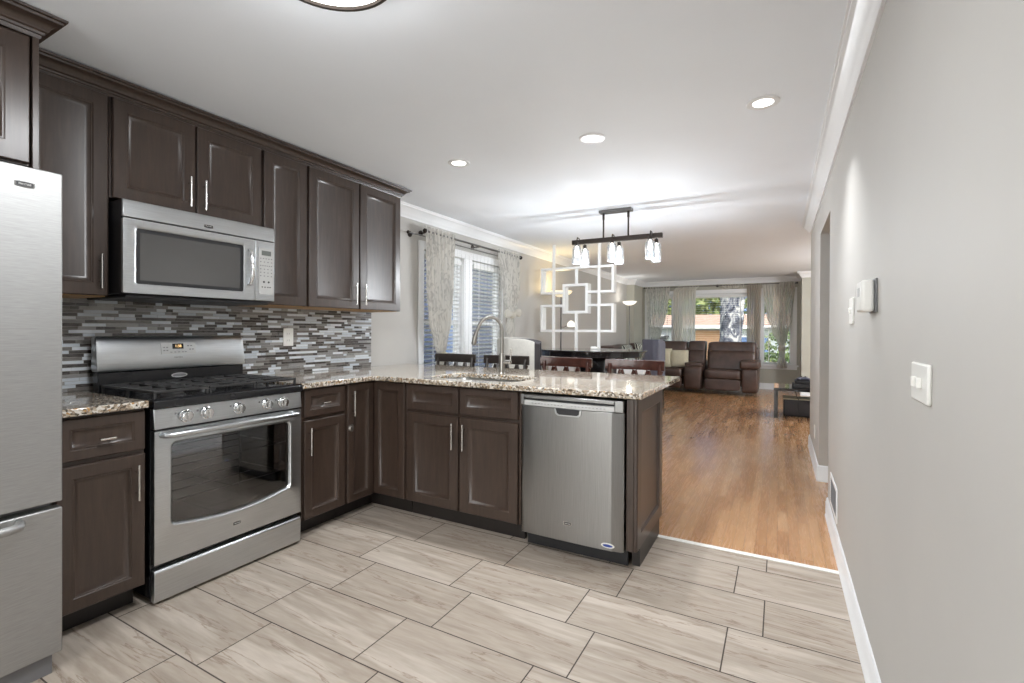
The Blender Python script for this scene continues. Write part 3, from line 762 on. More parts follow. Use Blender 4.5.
# sink
t = thing('kitchen_sink', 'undermount sink set in the peninsula countertop below the faucet', 'sink', (-1.76, 2.79, .70))
bm = B(); R = []
for ins, z in ((-.012, .897), (-.002, .897), (0, .885), (.012, .72), (.05, .70)):
    R.append([bm.verts.new((x, y, z)) for x, y in rrect(SK[0]+ins, SK[1]-ins, SK[2]+ins, SK[3]-ins, max(.04, .09-ins))])
for a, b in zip(R, R[1:]):
    for k in range(len(a)): bm.faces.new((a[k], a[(k+1) % len(a)], b[(k+1) % len(a)], b[k]))
bm.faces.new(R[-1]); ob('basin', bm, steel('sink_steel', (.5, .5, .49), .3, 'X'), t)
bm = B(); lathe(bm, [(0, .706), (.04, .706), (.045, .701)], (-1.76, 2.80, 0), 20); ob('drain', bm, M['chrome'], t)
# faucet
fx, fy = -1.778, 3.075
t = thing('kitchen_faucet', 'tall arched brushed pull-down faucet on the peninsula countertop', 'faucet', (fx, fy, .93))
bm = B(); lathe(bm, [(0, 0), (.030, 0), (.031, .004), (.024, .010), (.023, .14), (.020, .15), (.0, .152)], (fx, fy, .93), 24); ob('base', bm, M['faucet'], t)
pts = [(fx, fy, 1.07), (fx, fy, 1.24)]
for k in range(0, 13):
    a = PI*k/12*.93; r = .085; pts.append((fx-.075*(1-math.cos(a))*1.0-.0, fy-.045*(1-math.cos(a)), 1.24+.105*math.sin(a)))
e = Vector(pts[-1]); pts.append(tuple(e+Vector((-.012, -.008, -.03))))
bm = B(); tube(bm, pts, .0125, 14); ob('spout', bm, M['faucet'], t)
e = Vector(pts[-1]); bm = B(); tube(bm, [e, e+Vector((-.010, -.006, -.045)), e+Vector((-.016, -.01, -.085)), e+Vector((-.018, -.011, -.092))], [.0145, .017, .019, .0165], 14)
ob('spray_head', bm, M['faucet'], t)
bm = B(); cyl(bm, (fx+.02, fy, 1.02), (fx+.075, fy, 1.02), .014, n=16); cyl(bm, (fx+.068, fy, 1.02), (fx+.078, fy, 1.12), .006, .005, n=10); ob('handle', bm, M['satin'], t)
# soap pump left of the faucet? small deck plug
# ------------------------------------------------------------------ refrigerator
t = thing('refrigerator', 'tall stainless bottom-freezer refrigerator at the left edge', 'refrigerator', (-2.65, .29, 0))
dkside = plain('fridge_side_grey', srgb(104, 104, 104), .4)
ob('body', bx(XL+.02, -2.335, -.165, .742, .03, 1.80), dkside, t, bevel=.004)
def fdoor(name, z0, z1, logo=False):
    bm = B(); pr = []
    ya, yb = -.165, .758
    for k in range(15):
        f = k/14; y = ya+(yb-ya)*f; bow = .012*math.sin(PI*f)
        pr.append((-2.282+bow, y))
    pr = [(-2.333, ya)]+[(-2.29, ya)]+pr+[(-2.29, yb)]+[(-2.333, yb)]
    sweep(bm, pr, (0, 0, z0), (0, 0, z1), X, Y); return ob(name, bm, M['steelF'], t, bevel=.004)
d1 = fdoor('door', .622, 1.806); d2 = fdoor('freezer_drawer', .075, .600)
bm = B(); tube(bm, [(-2.27, .640, .578), (-2.235, .628, .578), (-2.225, .60, .577), (-2.22, .29, .577), (-2.225, -.02, .577), (-2.27, -.06, .578)], .015, 12); ob('handle', bm, M['steelF'], d2)
bm = B(); tube(bm, [(-2.27, -.10, .70), (-2.225, -.10, .73), (-2.22, -.10, 1.2), (-2.225, -.10, 1.62), (-2.27, -.10, 1.65)], .015, 12); ob('handle', bm, M['steelF'], d1)
ob('base_grille', bx(-2.9, -2.30, -.15, .735, .0, .070), M['grey'], t, bevel=.002)
def badge(parent, c, U, N, w, h, s='MAYTAG', plate=None, ts=None):
    c, U, N = Vector(c), Vector(U), Vector(N); V = N.cross(U); bm = B()
    pr = [(-w/2, -h*.30), (-w/2*.93, -h*.42), (0, -h*.5), (w/2*.93, -h*.42), (w/2, -h*.30), (w/2, h*.34), (w/2*.93, h*.42), (0, h*.5), (-w/2*.93, h*.42), (-w/2, h*.34)]
    sweep(bm, pr, c, c+N*.0015, U, V); b0 = ob('badge', bm, plate or M['chrome'], parent)
    bm = B(); sweep(bm, [(a*.88, b*.80) for a, b in pr], c+N*.0015, c+N*.0022, U, V); ob('badge_field', bm, M['dark'], b0)
    text(s, ts or h*.40, c+N*.0030, U, N, M['white'], b0, .0003)
badge(d1, (-2.2772, .655, 1.742), Y, X, .052, .020)

# ------------------------------------------------------------------ range
ry0, ry1 = 1.128, 1.890; XF = -2.445
t = thing('gas_range', 'stainless gas range with five knobs and black grates', 'range', (-2.78, 1.5, 0))
ob('body', bx(XL+.02, XF-.035, ry0, ry1, .03, .885), M['black'], t, bevel=.003)
bm = B()
for y in (ry0+.05, ry1-.05):
    for x in (-2.55, -3.0): cyl(bm, (x, y, 0), (x, y, .035), .018, n=12)
ob('foot', bm, M['dark'], t)
bm = B(); sweep(bm, [(XF-.034, .795), (XF+.004, .795), (XF-.006, .886), (XF-.034, .886)], (0, ry0, 0), (0, ry1, 0), X, Zv)
cp = ob('control_panel', bm, M['steelY'], t, bevel=.003)
for y in (1.258, 1.354, 1.514, 1.670, 1.767):
    bm = B(); lathe(bm, [(0, .028), (.020, .028), (.024, .024), (.025, .010), (.030, .006), (.031, 0), (0, 0)], (XF+.0015, y, .841), 24, 'X')
    box(bm, XF+.026, XF+.040, y-.0055, y+.0055, .841-.022, .841+.022)
    ob('knob', bm, M['chrome'], cp, bevel=.001)
    bm = B(); box(bm, XF-.0005, XF+.0007, y-.045, y-.036, .852, .861); ob('knob_mark', bm, M['grey'], cp, smooth=False)
# cooktop
bm = B(); sweep(bm, [(XL+.10, .886), (XF+.006, .886), (XF+.010, .892), (XF+.008, .922), (XF-.006, .931), (XF-.03, .931), (XF-.045, .918), (XL+.10, .918)], (0, ry0-.004, 0), (0, ry1+.004, 0), X, Zv)
ck = ob('cooktop', bm, M['black'], t, bevel=.002)
for (x, y, r) in ((-2.62, 1.29, .045), (-2.90, 1.29, .036), (-2.76, 1.502, .055), (-2.62, 1.71, .050), (-2.90, 1.71, .036)):
    bm = B(); lathe(bm, [(r*1.25, .918), (r*1.2, .926), (r, .930), (r*.95, .937), (r*.8, .941), (0, .942)], (x, y, 0), 22); ob('burner', bm, M['iron'], ck)
def grate(y0, y1):
    bm = B(); x0, x1 = XL+.13, XF-.035; zt, zb = .965, .953; w = .006
    for x in (x0, x1): box(bm, x-w, x+w, y0, y1, zb, zt)
    for y in (y0+w, y1-w): box(bm, x0+w, x1-w, y-w, y+w, zb, zt)
    yc = (y0+y1)/2
    box(bm, x0+w, x1-w, yc-w*.8, yc+w*.8, zb, zt)
    n = 8
    for k in range(1, n):
        x = x0+(x1-x0)*k/n; g = .040 if k % 2 else .012
        box(bm, x-w*.7, x+w*.7, y0+2*w, yc-g, zb, zt); box(bm, x-w*.7, x+w*.7, yc+g, y1-2*w, zb, zt)
    for x in (x0, x1, (x0+x1)/2):
        for y in (y0+w, y1-w): box(bm, x-w, x+w, y-w, y+w, .917, zb)
    ob('grate', bm, M['iron'], t, bevel=.0025)
grate(ry0+.012, ry0+.255); grate(ry0+.259, ry0+.501); grate(ry0+.505, ry1-.012)
# backguard
bm = B(); sweep(bm, [(XL+.06, .90), (XL+.115, .90), (XL+.112, 1.024), (XL+.06, 1.024)], (0, ry0+.004, 0), (0, ry1-.004, 0), X, Zv); bgd = ob('backguard_base', bm, M['black'], t, bevel=.004)
pr = [(XL+.06, 1.026), (XL+.125, 1.026), (XL+.128, 1.036), (XL+.108, 1.182), (XL+.095, 1.202), (XL+.08, 1.208), (XL+.06, 1.208)]
R_ = []
for y, s in ((ry0-.004, .88), (ry0, .97), (ry0+.010, 1), (ry1-.016, 1), (ry1-.006, .97), (ry1-.002, .88)):
    zc = 1.113; R_.append(((0, y, zc), s))
bm = B(); sweep_path(bm, [(a, b-1.113) for a, b in pr], [(o, (1, 0, 0), (0, 0, s)) for o, s in R_]); bg = ob('backguard', bm, M['steelY'], t, bevel=.006, seg=3)
Nn = Vector((.12, 0, .02)).normalized(); Ub = Vector(Y)
def onbg(y, z, d=0.): # point on slanted backguard face
    z += .009; y -= .010; f = (z-1.036)/(1.182-1.036); return Vector((XL+.128-.02*f+d, y, z))
def bgplate(name, y0, y1, z0, z1, d0, d1, mat, par):
    bm = B(); A = [onbg(y0, z0, d1), onbg(y1, z0, d1), onbg(y1, z1, d1), onbg(y0, z1, d1)]; C = [onbg(y0, z0, d0), onbg(y1, z0, d0), onbg(y1, z1, d0), onbg(y0, z1, d0)]
    a = [bm.verts.new(p) for p in A]; c = [bm.verts.new(p) for p in C]; bm.faces.new(a); bm.faces.new(c[::-1])
    for i in range(4): bm.faces.new((a[i], a[(i+1) % 4], c[(i+1) % 4], c[i]))
    return ob(name, bm, mat, par, smooth=False)
pan = bgplate('display_panel', 1.425, 1.605, 1.098, 1.160, -.002, .003, M['lightgrey'], bg)
bgplate('display', 1.482, 1.540, 1.126, 1.156, .003, .004, M['lcd'], bg)
text('1:38', .020, onbg(1.512, 1.141, .0048), Y, Vector((1, 0, .166)).normalized(), M['amber'], bg, .0002, 'display_digits')
for y, z in ((1.44, 1.135), (1.455, 1.135), (1.44, 1.118), (1.455, 1.118), (1.565, 1.142), (1.582, 1.142), (1.575, 1.122), (1.59, 1.122)):
    bgplate('button', y-.0045, y+.0045, z-.003, z+.003, .003, .0042, M['grey'], bg)
for y in (1.475, 1.495, 1.515, 1.535, 1.55): bgplate('button', y-.005, y+.005, 1.106, 1.110, .003, .0042, M['grey'], bg)
text('MAYTAG', .011, onbg(1.512, 1.078, .0006), Y, Vector((1, 0, .166)).normalized(), M['dark'], bg, .0003)
bm = B(); sweep(bm, [(.042*math.cos(2*PI*k/24), .013*math.sin(2*PI*k/24)) for k in range(24)], (XL+.1125, 1.51, .986), (XL+.1150, 1.51, .986), Y, Zv); ov = ob('oval_badge', bm, M['lightgrey'], bgd)
bm = B(); sweep(bm, [(.036*math.cos(2*PI*k/24), .0085*math.sin(2*PI*k/24)) for k in range(24)], (XL+.1150, 1.51, .986), (XL+.1156, 1.51, .986), Y, Zv); ob('badge_field', bm, M['grey'], ov)
# oven door with window
def oven():
    z0, z1 = .184, .785; xo = XF; n = 48
    iy0, iy1, izt, izb = 1.203, 1.812, .722, .350
    def inner(off=0):
        o = []
        def arc(cx, cz, r, a0, a1, k=5): return [(cx+r*math.cos(math.radians(a0+(a1-a0)*i/k)), cz+r*math.sin(math.radians(a0+(a1-a0)*i/k))) for i in range(k+1)]
        a, b, tt, bb = iy0-off, iy1+off, izt+off, izb-off; r = .022+off*.6
        o += arc(b-r, tt-r, r, 0, 90); o += arc(a+r, tt-r, r, 90, 180); o += arc(a+r, bb+r, r, 180, 262)
        for k in range(1, 12):
            f = k/12; y = a+r+(b-a-2*r)*f; o.append((y, bb-.030*math.sin(PI*f)))
        o += arc(b-r, bb+r, r, 278, 360); return o
    inn = inner(); m = len(inn); out = []
    cy, cz = (iy0+iy1)/2, (izt+izb)/2
    per = []
    for (y, z) in inn:   # project each inner point to the outer rectangle
        dy, dz = y-cy, z-cz; s = 1e9
        if dy: s = min(s, ((ry1-.002-cy) if dy > 0 else (ry0+.002-cy))/dy)
        if dz: s = min(s, ((z1-cz) if dz > 0 else (z0-cz))/dz)
        out.append([cy+dy*s, cz+dz*s])
    for cyy, czz in ((ry1-.002, z1), (ry0+.002, z1), (ry0+.002, z0), (ry1-.002, z0)):   # snap nearest to corners
        i = min(range(m), key=lambda k: (out[k][0]-cyy)**2+(out[k][1]-czz)**2); out[i] = [cyy, czz]
    lip = inner(.020)
    bm = B(); x_b = xo-.033
    R = [[bm.verts.new((x_b, y, z)) for y, z in out], [bm.verts.new((xo, y, z)) for y, z in out], [bm.verts.new((xo+.001, y, z)) for y, z in lip],
         [bm.verts.new((xo+.004, y, z)) for y, z in inner(.015)], [bm.verts.new((xo+.003, y, z)) for y, z in inner(.008)], [bm.verts.new((xo-.008, y, z)) for y, z in inn], [bm.verts.new((x_b, y, z)) for y, z in inn]]
    R.append(R[0])
    for a, b in zip(R, R[1:]):
        for k in range(m): bm.faces.new((a[k], a[(k+1) % m], b[(k+1) % m], b[k]))
    dr = ob('oven_door', bm, M['steelY'], t)
    bm = B(); sweep(bm, inn, (xo-.014, 0, 0), (xo-.010, 0, 0), Y, Zv); ob('oven_window', bm, M['darkglass'], dr, smooth=False)
    bm = B(); tube(bm, [(xo, 1.160, .766), (xo+.035, 1.163, .768), (xo+.048, 1.18, .768), (xo+.050, 1.50, .768), (xo+.048, 1.825, .768), (xo+.035, 1.842, .768), (xo, 1.845, .766)], .0135, 14); ob('handle', bm, M['steelY'], dr)
    badge(dr, (xo, 1.507, .250), Y, X, .042, .018)
    bm = B()   # vent slot under the control panel
    box(bm, xo-.03, xo-.004, ry0+.01, ry1-.01, .786, .794); ob('vent_slot', bm, M['dark'], t)
    # cavity
    bm = B(); cx0, cx1 = -2.97, xo-.036
    box(bm, cx0-.01, cx0, iy0-.03, iy1+.03, .29, .76)
    ob('oven_cavity', bm, M['cavity'], t, smooth=False)
    bm = B()
    for zr in (.44, .60):
        for k in range(4):
            x = cx0+.02+(cx1-cx0-.04)*k/3; cyl(bm, (x, iy0-.015, zr), (x, iy1+.015, zr), .003, n=6)
        for y in (iy0, cy, iy1): cyl(bm, (cx0+.01, y, zr-.004), (cx1-.01, y, zr-.004), .003, n=6)
    ob('oven_rack', bm, M['chrome'], t)
oven()
# the range body must be open in front: rebuild body as shell around the cavity
def reshell():
    for o in list(bpy.data.objects):
        if o.name == 'body' or o.name.startswith('body.'):
            if o.parent == t: bpy.data.objects.remove(o)
    bm = B(); x0, x1 = XL+.02, XF-.035
    box(bm, x0, x1, ry0, 1.165, .03, .885); box(bm, x0, x1, 1.85, ry1, .03, .885)
    box(bm, x0, x1, 1.165, 1.85, .03, .285); box(bm, x0, x1, 1.165, 1.85, .765, .885); box(bm, x0, -2.985, 1.165, 1.85, .285, .765)
    ob('body', bm, [M['black']], t)
reshell()
dw_ = ob('storage_drawer', sweep(B(), [(XF-.034, .014), (XF-.004, .014), (XF, .022), (XF+.002, .148), (XF-.006, .158), (XF-.034, .158)], (0, ry0+.002, 0), (0, ry1-.002, 0), X, Zv), M['steelY'], t, bevel=.003)

# ------------------------------------------------------------------ microwave
t = thing('microwave', 'stainless over-the-range microwave under the short cabinet', 'microwave', (-2.9, 1.48, 1.41))
my0, my1, mz0, mz1, xm = 1.096, 1.862, 1.415, 1.850, -2.66
ob('body', bx(XL+.012, xm-.012, my0+.002, my1-.002, mz0-.004, mz1), M['dark'], t, bevel=.003)
ob('bottom_vent', bx(XL+.03, xm-.02, my0+.02, my1-.02, mz0-.022, mz0-.005), M['dark'], t, bevel=.004)
bm = B(); sweep(bm, [(xm-.012, 1.768), (xm+.008, 1.768), (xm+.004, 1.83), (xm-.002, 1.850), (xm-.012, 1.850)], (0, my0, 0), (0, my1, 0), X, Zv); vt = ob('top_vent_panel', bm, M['steelY'], t, bevel=.003)
badge(vt, (xm+.0075, 1.478, 1.79), Y, X, .050, .021)
dy1 = 1.738
bm = B(); R = []
wy0, wy1, wz0, wz1 = 1.150, 1.675, 1.460, 1.722
outr = rrect(my0, dy1, mz0, 1.762, .006, 4); i1 = rrect(wy0-.012, wy1+.012, wz0-.012, wz1+.012, .018, 4); i2 = rrect(wy0, wy1, wz0, wz1, .010, 4)
for pts_, x in ((outr, xm-.012), (outr, xm+.006), (i1, xm+.008), (i2, xm+.002), (i2, xm-.004)):
    R.append([bm.verts.new((x, a, b)) for a, b in pts_])
for a, b in zip(R, R[1:]):
    for k in range(len(a)): bm.faces.new((a[k], a[(k+1) % len(a)], b[(k+1) % len(a)], b[k]))
md = ob('door', bm, M['steelY'], t)
ob('window', bx(xm-.006, xm-.003, wy0, wy1, wz0, wz1), M['dark'], md, smooth=False)
ob('window_screen', bx(xm-.0035, xm-.0025, wy0+.018, wy1-.018, wz0+.018, wz1-.018), M['mwglass'], md, smooth=False)
bm = B(); tube(bm, [(xm+.004, 1.700, 1.50), (xm+.022, 1.703, 1.505), (xm+.036, 1.706, 1.55), (xm+.040, 1.708, 1.60), (xm+.036, 1.706, 1.65), (xm+.022, 1.703, 1.695), (xm+.004, 1.700, 1.70)], .010, 12); ob('handle', bm, M['chrome'], md)
bm = B(); box(bm, xm-.012, xm+.007, dy1+.003, my1, mz0, 1.764); cpn = ob('control_panel', bm, M['steelY'], t, bevel=.003)
bm = B(); sweep(bm, rrect(1.762, 1.852, 1.452, 1.722, .012, 4), (xm+.0072, 0, 0), (xm+.009, 0, 0), Y, Zv); ob('keypad', bm, M['lightgrey'], cpn)
ob('display', bx(xm+.009, xm+.0098, 1.778, 1.838, 1.680, 1.708), M['lcd2'], cpn, smooth=False)
bm = B()
for z, n in ((1.662, 5), (1.642, 4), (1.62, 6), (1.60, 4), (1.58, 4), (1.56, 4)):
    for k in range(n):
        y = 1.773+.068*k/(n-1); box(bm, xm+.009, xm+.0096, y-.0035, y+.0035, z-.0025, z+.0025)
ob('buttons', bm, M['grey'], cpn, smooth=False)
bm = B()
for y in (1.793, 1.823): lathe(bm, [(0, .0012), (.006, .0012), (.006, 0)], (xm+.009, y, 1.525), 12, 'X')
for y in (1.783, 1.80, 1.818, 1.832): box(bm, xm+.009, xm+.0096, y-.004, y+.004, 1.492, 1.498)
ob('dial_buttons', bm, M['dark'], cpn, smooth=False)

# ------------------------------------------------------------------ dishwasher
t = thing('dishwasher', 'stainless dishwasher built into the peninsula', 'dishwasher', (-1.0, 2.8, 0))
dx0, dx1 = -1.300, -.702; yf = 2.468
ob('body', bx(dx0+.01, dx1-.006, 2.53, 3.06, .10, .885), M['dark'], t)
pr = [(dx0, 2.528), (dx0, yf+.014), (dx0+.008, yf+.003)]
for k in range(9):
    f = k/8; pr.append((dx0+.03+(.50)*f, yf-.004-.005*math.sin(PI*f)))
pr += [(dx1-.058, yf-.003), (dx1-.050, yf+.002), (dx1-.012, yf+.006), (dx1, yf+.016), (dx1, 2.528)]
bm = B(); sweep(bm, pr, (0, 0, .098), (0, 0, .822), X, Y); dd = ob('door', bm, M['steelZ'], t, bevel=.002)
bm = B(); sweep(bm, [(dx0+.02, 2.528), (dx0+.02, yf+.002), (dx0+.15, yf-.012), (-1.0, yf-.017), (dx1-.15, yf-.012), (dx1-.05, yf+.002), (dx1-.05, 2.528)], (0, 0, .824), (0, 0, .852), X, Y); ob('control_strip', bm, M['lightgrey'], t, bevel=.002)
bm = B(); box(bm, dx0, dx0+.020, 2.462, 2.528, .824, .886); box(bm, dx1-.048, dx1, 2.462, 2.528, .824, .886); box(bm, dx0+.020, dx1-.048, 2.462, 2.528, .864, .886)
ob('top_trim', bm, M['steelZ'], t, bevel=.004)
ob('recess', bx(dx0+.021, dx1-.049, 2.490, 2.528, .8525, .8635), M['dark'], t)
for k in range(22):
    if k in (10, 11): continue
    bm = B()
    x = dx0+.08+.42*k/21; yq = yf-.0175+.005*abs((x+1.0)/.25)**1.6; box(bm, x-.005, x+.003, yq-.0006, yq+.006, .838, .840)
    ob('control_mark', bm, M['grey'], t, smooth=False)
pw = [( -.082, .022), (-.074, -.008), (-.060, -.018), (.060, -.018), (.074, -.010), (.080, .022)]
bm = B(); sweep(bm, pw, (-1.005, yf-.016, .800), (-1.005, yf-.008, .800), X, Zv); ph = ob('pocket_handle', bm, M['steelY'], dd, bevel=.002)
bm = B(); sweep(bm, [(a*.86, b*.8+.004) for a, b in pw], (-1.005, yf-.0175, .800), (-1.005, yf-.0155, .800), X, Zv); ob('handle_recess', bm, M['dark'], ph)
badge(dd, (-1.005, yf-.0122, .200), X, (0, -1, 0), .046, .020)
bm = B(); sweep(bm, [(.036*math.cos(2*PI*k/24), .012*math.sin(2*PI*k/24)) for k in range(24)], (-.780, yf-.0115, .128), (-.780, yf-.0095+.004, .128), X, Zv); sk_ = ob('sticker', bm, M['white'], dd); tag(sk_, 'white oval sticker with blue print')
bm = B(); sweep(bm, [(.027*math.cos(2*PI*k/24), .0072*math.sin(2*PI*k/24)) for k in range(24)], (-.780, yf-.0121, .128), (-.780, yf-.0115, .128), X, Zv); ob('sticker_print', bm, M['blue'], sk_)
ob('toe_panel', bx(dx0+.004, dx1+.002, 2.555, 2.575, .0, .094), M['dark'], t, bevel=.002)

# ------------------------------------------------------------------ small wall fittings
t = thing('wall_outlet', 'white duplex outlet set in the mosaic backsplash', 'outlet', (XL, 2.285, 1.20))
bm = bx(XL+.0088, XL+.014, 2.244, 2.326, 1.128, 1.256); ob('cover_plate', bm, M['white'], t, bevel=.003)
for z in (1.168, 1.216):
    bm = B(); sweep(bm, rrect(2.268, 2.302, z-.017, z+.017, .01, 4), (XL+.014, 0, 0), (XL+.0155, 0, 0), Y, Zv); r_ = ob('receptacle', bm, M['white'], t)
    bm = B(); box(bm, XL+.0155, XL+.0158, 2.277, 2.279, z-.006, z+.006); box(bm, XL+.0155, XL+.0158, 2.291, 2.293, z-.006, z+.006); ob('slots', bm, M['grey'], r_, smooth=False)
t = thing('light_switch', 'white double toggle switch plate on the near right wall', 'switch', (XR, 1.43, 1.13))
ob('cover_plate', bx(XR-.009, XR, 1.362, 1.512, 1.088, 1.178), M['white'], t, bevel=.004)
for y in (1.415, 1.459):
    ob('toggle', bx(XR-.019, XR-.009, y-.006, y+.006, 1.122, 1.146), M['white'], t, bevel=.002)
t = thing('thermostat', 'white box thermostat on the right wall above the switch plates', 'thermostat', (XR, 2.12, 1.37))
ob('shadow_plate', bx(XR-.006, XR, 2.045, 2.185, 1.316, 1.434), M['grey'], t, bevel=.004)  # grey edge left showing beside the housing as its thin shadow
ob('housing', bx(XR-.045, XR-.006, 2.06, 2.19, 1.320, 1.430), M['white'], t, bevel=.010, seg=3)
bm = B(); sweep(bm, [(0, 0), (.001, 0), (.001, .03), (0, .03)], (XR-.046, 2.10, 1.375), (XR-.046, 2.15, 1.375), X, Zv); ob('display', bm, M['lightgrey'], t)
t = thing('light_switch', 'narrow white switch plate on the right wall beside the thermostat', 'switch', (XR, 2.70, 1.34))
ob('cover_plate', bx(XR-.007, XR, 2.64, 2.76, 1.285, 1.405), M['white'], t, bevel=.003)
ob('toggle', bx(XR-.016, XR-.007, 2.694, 2.706, 1.333, 1.357), M['white'], t, bevel=.002)
t = thing('air_vent', 'white return air grille low on the right wall by the floor', 'vent', (XR, 3.4, .2))
vy0, vy1, vz0, vz1 = 3.28, 3.68, .165, .36
bm = B(); box(bm, XR-.006, XR, vy0, vy0+.03, vz0, vz1); box(bm, XR-.006, XR, vy1-.03, vy1, vz0, vz1); box(bm, XR-.006, XR, vy0+.03, vy1-.03, vz0, vz0+.025); box(bm, XR-.006, XR, vy0+.03, vy1-.03, vz1-.025, vz1)
ob('frame', bm, M['trim'], t, bevel=.002)
bm = B(); z = vz0+.03
while z < vz1-.03: sweep(bm, [(0, 0), (-.005, -.006), (-.005, -.0075), (0, -.0015)], (XR, vy0+.03, z+.005), (XR, vy1-.03, z+.005), X, Zv); z += .012
ob('louvres', bm, M['grey'], t, smooth=False)
t = thing('wall_outlet', 'small white outlet low on the wall past the hall opening', 'outlet', (XR, 5.35, .3))
ob('cover_plate', bx(XR-.006, XR, 5.29, 5.37, .26, .38), M['white'], t, bevel=.003)

# ------------------------------------------------------------------ ceiling lights
for x, y, lb in ((-1.979, 2.807, 'recessed ceiling light nearest the wall cabinets, over the peninsula'), (-1.009, 2.824, 'middle recessed ceiling light in the row across the kitchen'), (-.084, 2.799, 'recessed ceiling light nearest the right wall'),
               (-1.0, -.9, 'recessed ceiling light in the rear of the kitchen'), (-2.2, 8.3, 'recessed ceiling light over the living room rug area'), (-.4, 7.6, 'recessed ceiling light near the living room side table')):
    if y < 0 or y > 7: continue
    t = thing('recessed_light', lb, 'ceiling light', (x, y, H))
    bm = B(); lathe(bm, [(.078, 0), (.078, -.004), (.072, -.007), (.050, -.004), (.048, -.001)], (x, y, H), 32); ob('trim_ring', bm, M['trim'], t)
    bm = B(); lathe(bm, [(.050, -.002), (.03, -.0045), (0, -.005)], (x, y, H), 28); ob('lens', bm, emit('can_lens', (1, .96, .9, 1), 6), t)
    a = area('recessed_lamp', (x, y, H-.012), .09, CAN_W, spread=math.radians(96)); a.parent = None
t = thing('flush_ceiling_light', 'round bronze rimmed flush ceiling light at the top edge', 'ceiling light', (-1.225, 1.025, H))
bm = B(); lathe(bm, [(.205, H), (.213, H-.02), (.217, H-.05), (.214, H-.062), (.203, H-.062), (.200, H-.05)], (-1.225, 1.025, 0), 48); ob('rim', bm, M['bronze'], t)
bm = B(); lathe(bm, [(.202, H-.052), (.17, H-.068), (.10, H-.078), (0, H-.082)], (-1.225, 1.025, 0), 48); ob('shade', bm, M['lamp'], t)
l = bpy.data.lights.new('flush_lamp', 'POINT'); l.energy = FLUSH_W*.2; l.color = (.94, .97, 1); l.shadow_soft_size = .10
lo = bpy.data.objects.new('flush_lamp', l); COL.objects.link(lo); lo.location = (-1.225, 1.025, H-.24)
area('flush_lamp', (-1.225, 1.025, H-.10), .36, FLUSH_W)

t = thing('flush_ceiling_light', 'added fill light, unseen, over the rear of the kitchen behind the camera', 'ceiling light', (-1.1, -1.3, H))  # unseen fixture and lamp, added to brighten the kitchen evenly
bm = B(); lathe(bm, [(.20, H), (.21, H-.02), (.21, H-.055), (.19, H-.055)], (-1.1, -1.3, 0), 32); ob('rim', bm, M['bronze'], t)
bm = B(); lathe(bm, [(.19, H-.05), (.12, H-.07), (0, H-.078)], (-1.1, -1.3, 0), 32); ob('shade', bm, M['lamp'], t)
l = bpy.data.lights.new('flush_lamp', 'POINT'); l.energy = 55; l.color = (.94, .97, 1); l.shadow_soft_size = .14
lo = bpy.data.objects.new('flush_lamp', l); COL.objects.link(lo); lo.location = (-1.1, -1.3, H-.32)
t = thing('flush_ceiling_light', 'added fill light, out of view, over the side of the living room past the hall', 'ceiling light', (1.8, 8.6, H))  # fixture out of view, added with its lamp to lift the living room
bm = B(); lathe(bm, [(.20, H), (.21, H-.02), (.21, H-.055), (.19, H-.055)], (1.8, 8.6, 0), 32); ob('rim', bm, M['bronze'], t)
bm = B(); lathe(bm, [(.19, H-.05), (.12, H-.07), (0, H-.078)], (1.8, 8.6, 0), 32); ob('shade', bm, M['lamp'], t)
l = bpy.data.lights.new('flush_lamp', 'POINT'); l.energy = 125; l.color = (.90, .95, 1); l.shadow_soft_size = .12
lo = bpy.data.objects.new('flush_lamp', l); COL.objects.link(lo); lo.location = (1.8, 8.6, H-.3)

# ------------------------------------------------------------------ chandelier over the dining table
t = thing('chandelier', 'dark linear chandelier with six lit glass jars', 'chandelier', (-1.40, 4.6, H))
zb = 2.135
ob('ceiling_plate', bx(-1.555, -1.24, 4.555, 4.645, H-.028, H), M['nickel2'], t, bevel=.003)
for x in (-1.52, -1.275):
    bm = B(); cyl(bm, (x, 4.6, zb+.02), (x, 4.6, H-.085), .008, n=10); cyl(bm, (x, 4.6, H-.085), (x, 4.6, H-.028), .012, n=12); ob('rod', bm, M['bronze'], t)
ob('bar', bx(-1.845, -.955, 4.582, 4.618, zb-.022, zb+.022), M['bronze'], t, bevel=.002)
for x in (-1.758, -1.403, -1.045):
    for s in (-1, 1):
        yy = 4.6+s*.095; xx = x+(.0 if s < 0 else .012)
        bm = B(); pts = [(xx, 4.6+s*.018, zb+.012), (xx, 4.6+s*.045, zb+.03), (xx, yy-s*.01, zb+.03), (xx, yy, zb+.01), (xx, yy, zb-.02)]
        tube(bm, pts, .006, 8); lathe(bm, [(0, zb-.014), (.018, zb-.016), (.020, zb-.05), (.0, zb-.052)], (xx, yy, 0), 16)
        a = ob('arm', bm, M['bronze'], t)
        bm = B(); lathe(bm, [(.022, zb-.045), (.024, zb-.055), (.040, zb-.072), (.045, zb-.095), (.045, zb-.215), (.041, zb-.228), (.0, zb-.230)], (xx, yy, 0), 24)
        j = ob('jar_shade', bm, M['jar'], a, solid=.002)
        bm = B(); lathe(bm, [(0, zb-.052), (.012, zb-.058), (.013, zb-.085), (.019, zb-.112), (.021, zb-.128), (.015, zb-.146), (0, zb-.152)], (xx, yy, 0), 18)
        ob('bulb', bm, M['bulb'], a)
        l = bpy.data.lights.new('jar_lamp', 'POINT'); l.energy = JAR_W; l.color = (.91, .955, 1); l.shadow_soft_size = .02
        lo = bpy.data.objects.new('jar_lamp', l); COL.objects.link(lo); lo.location = (xx, yy, zb-.265)

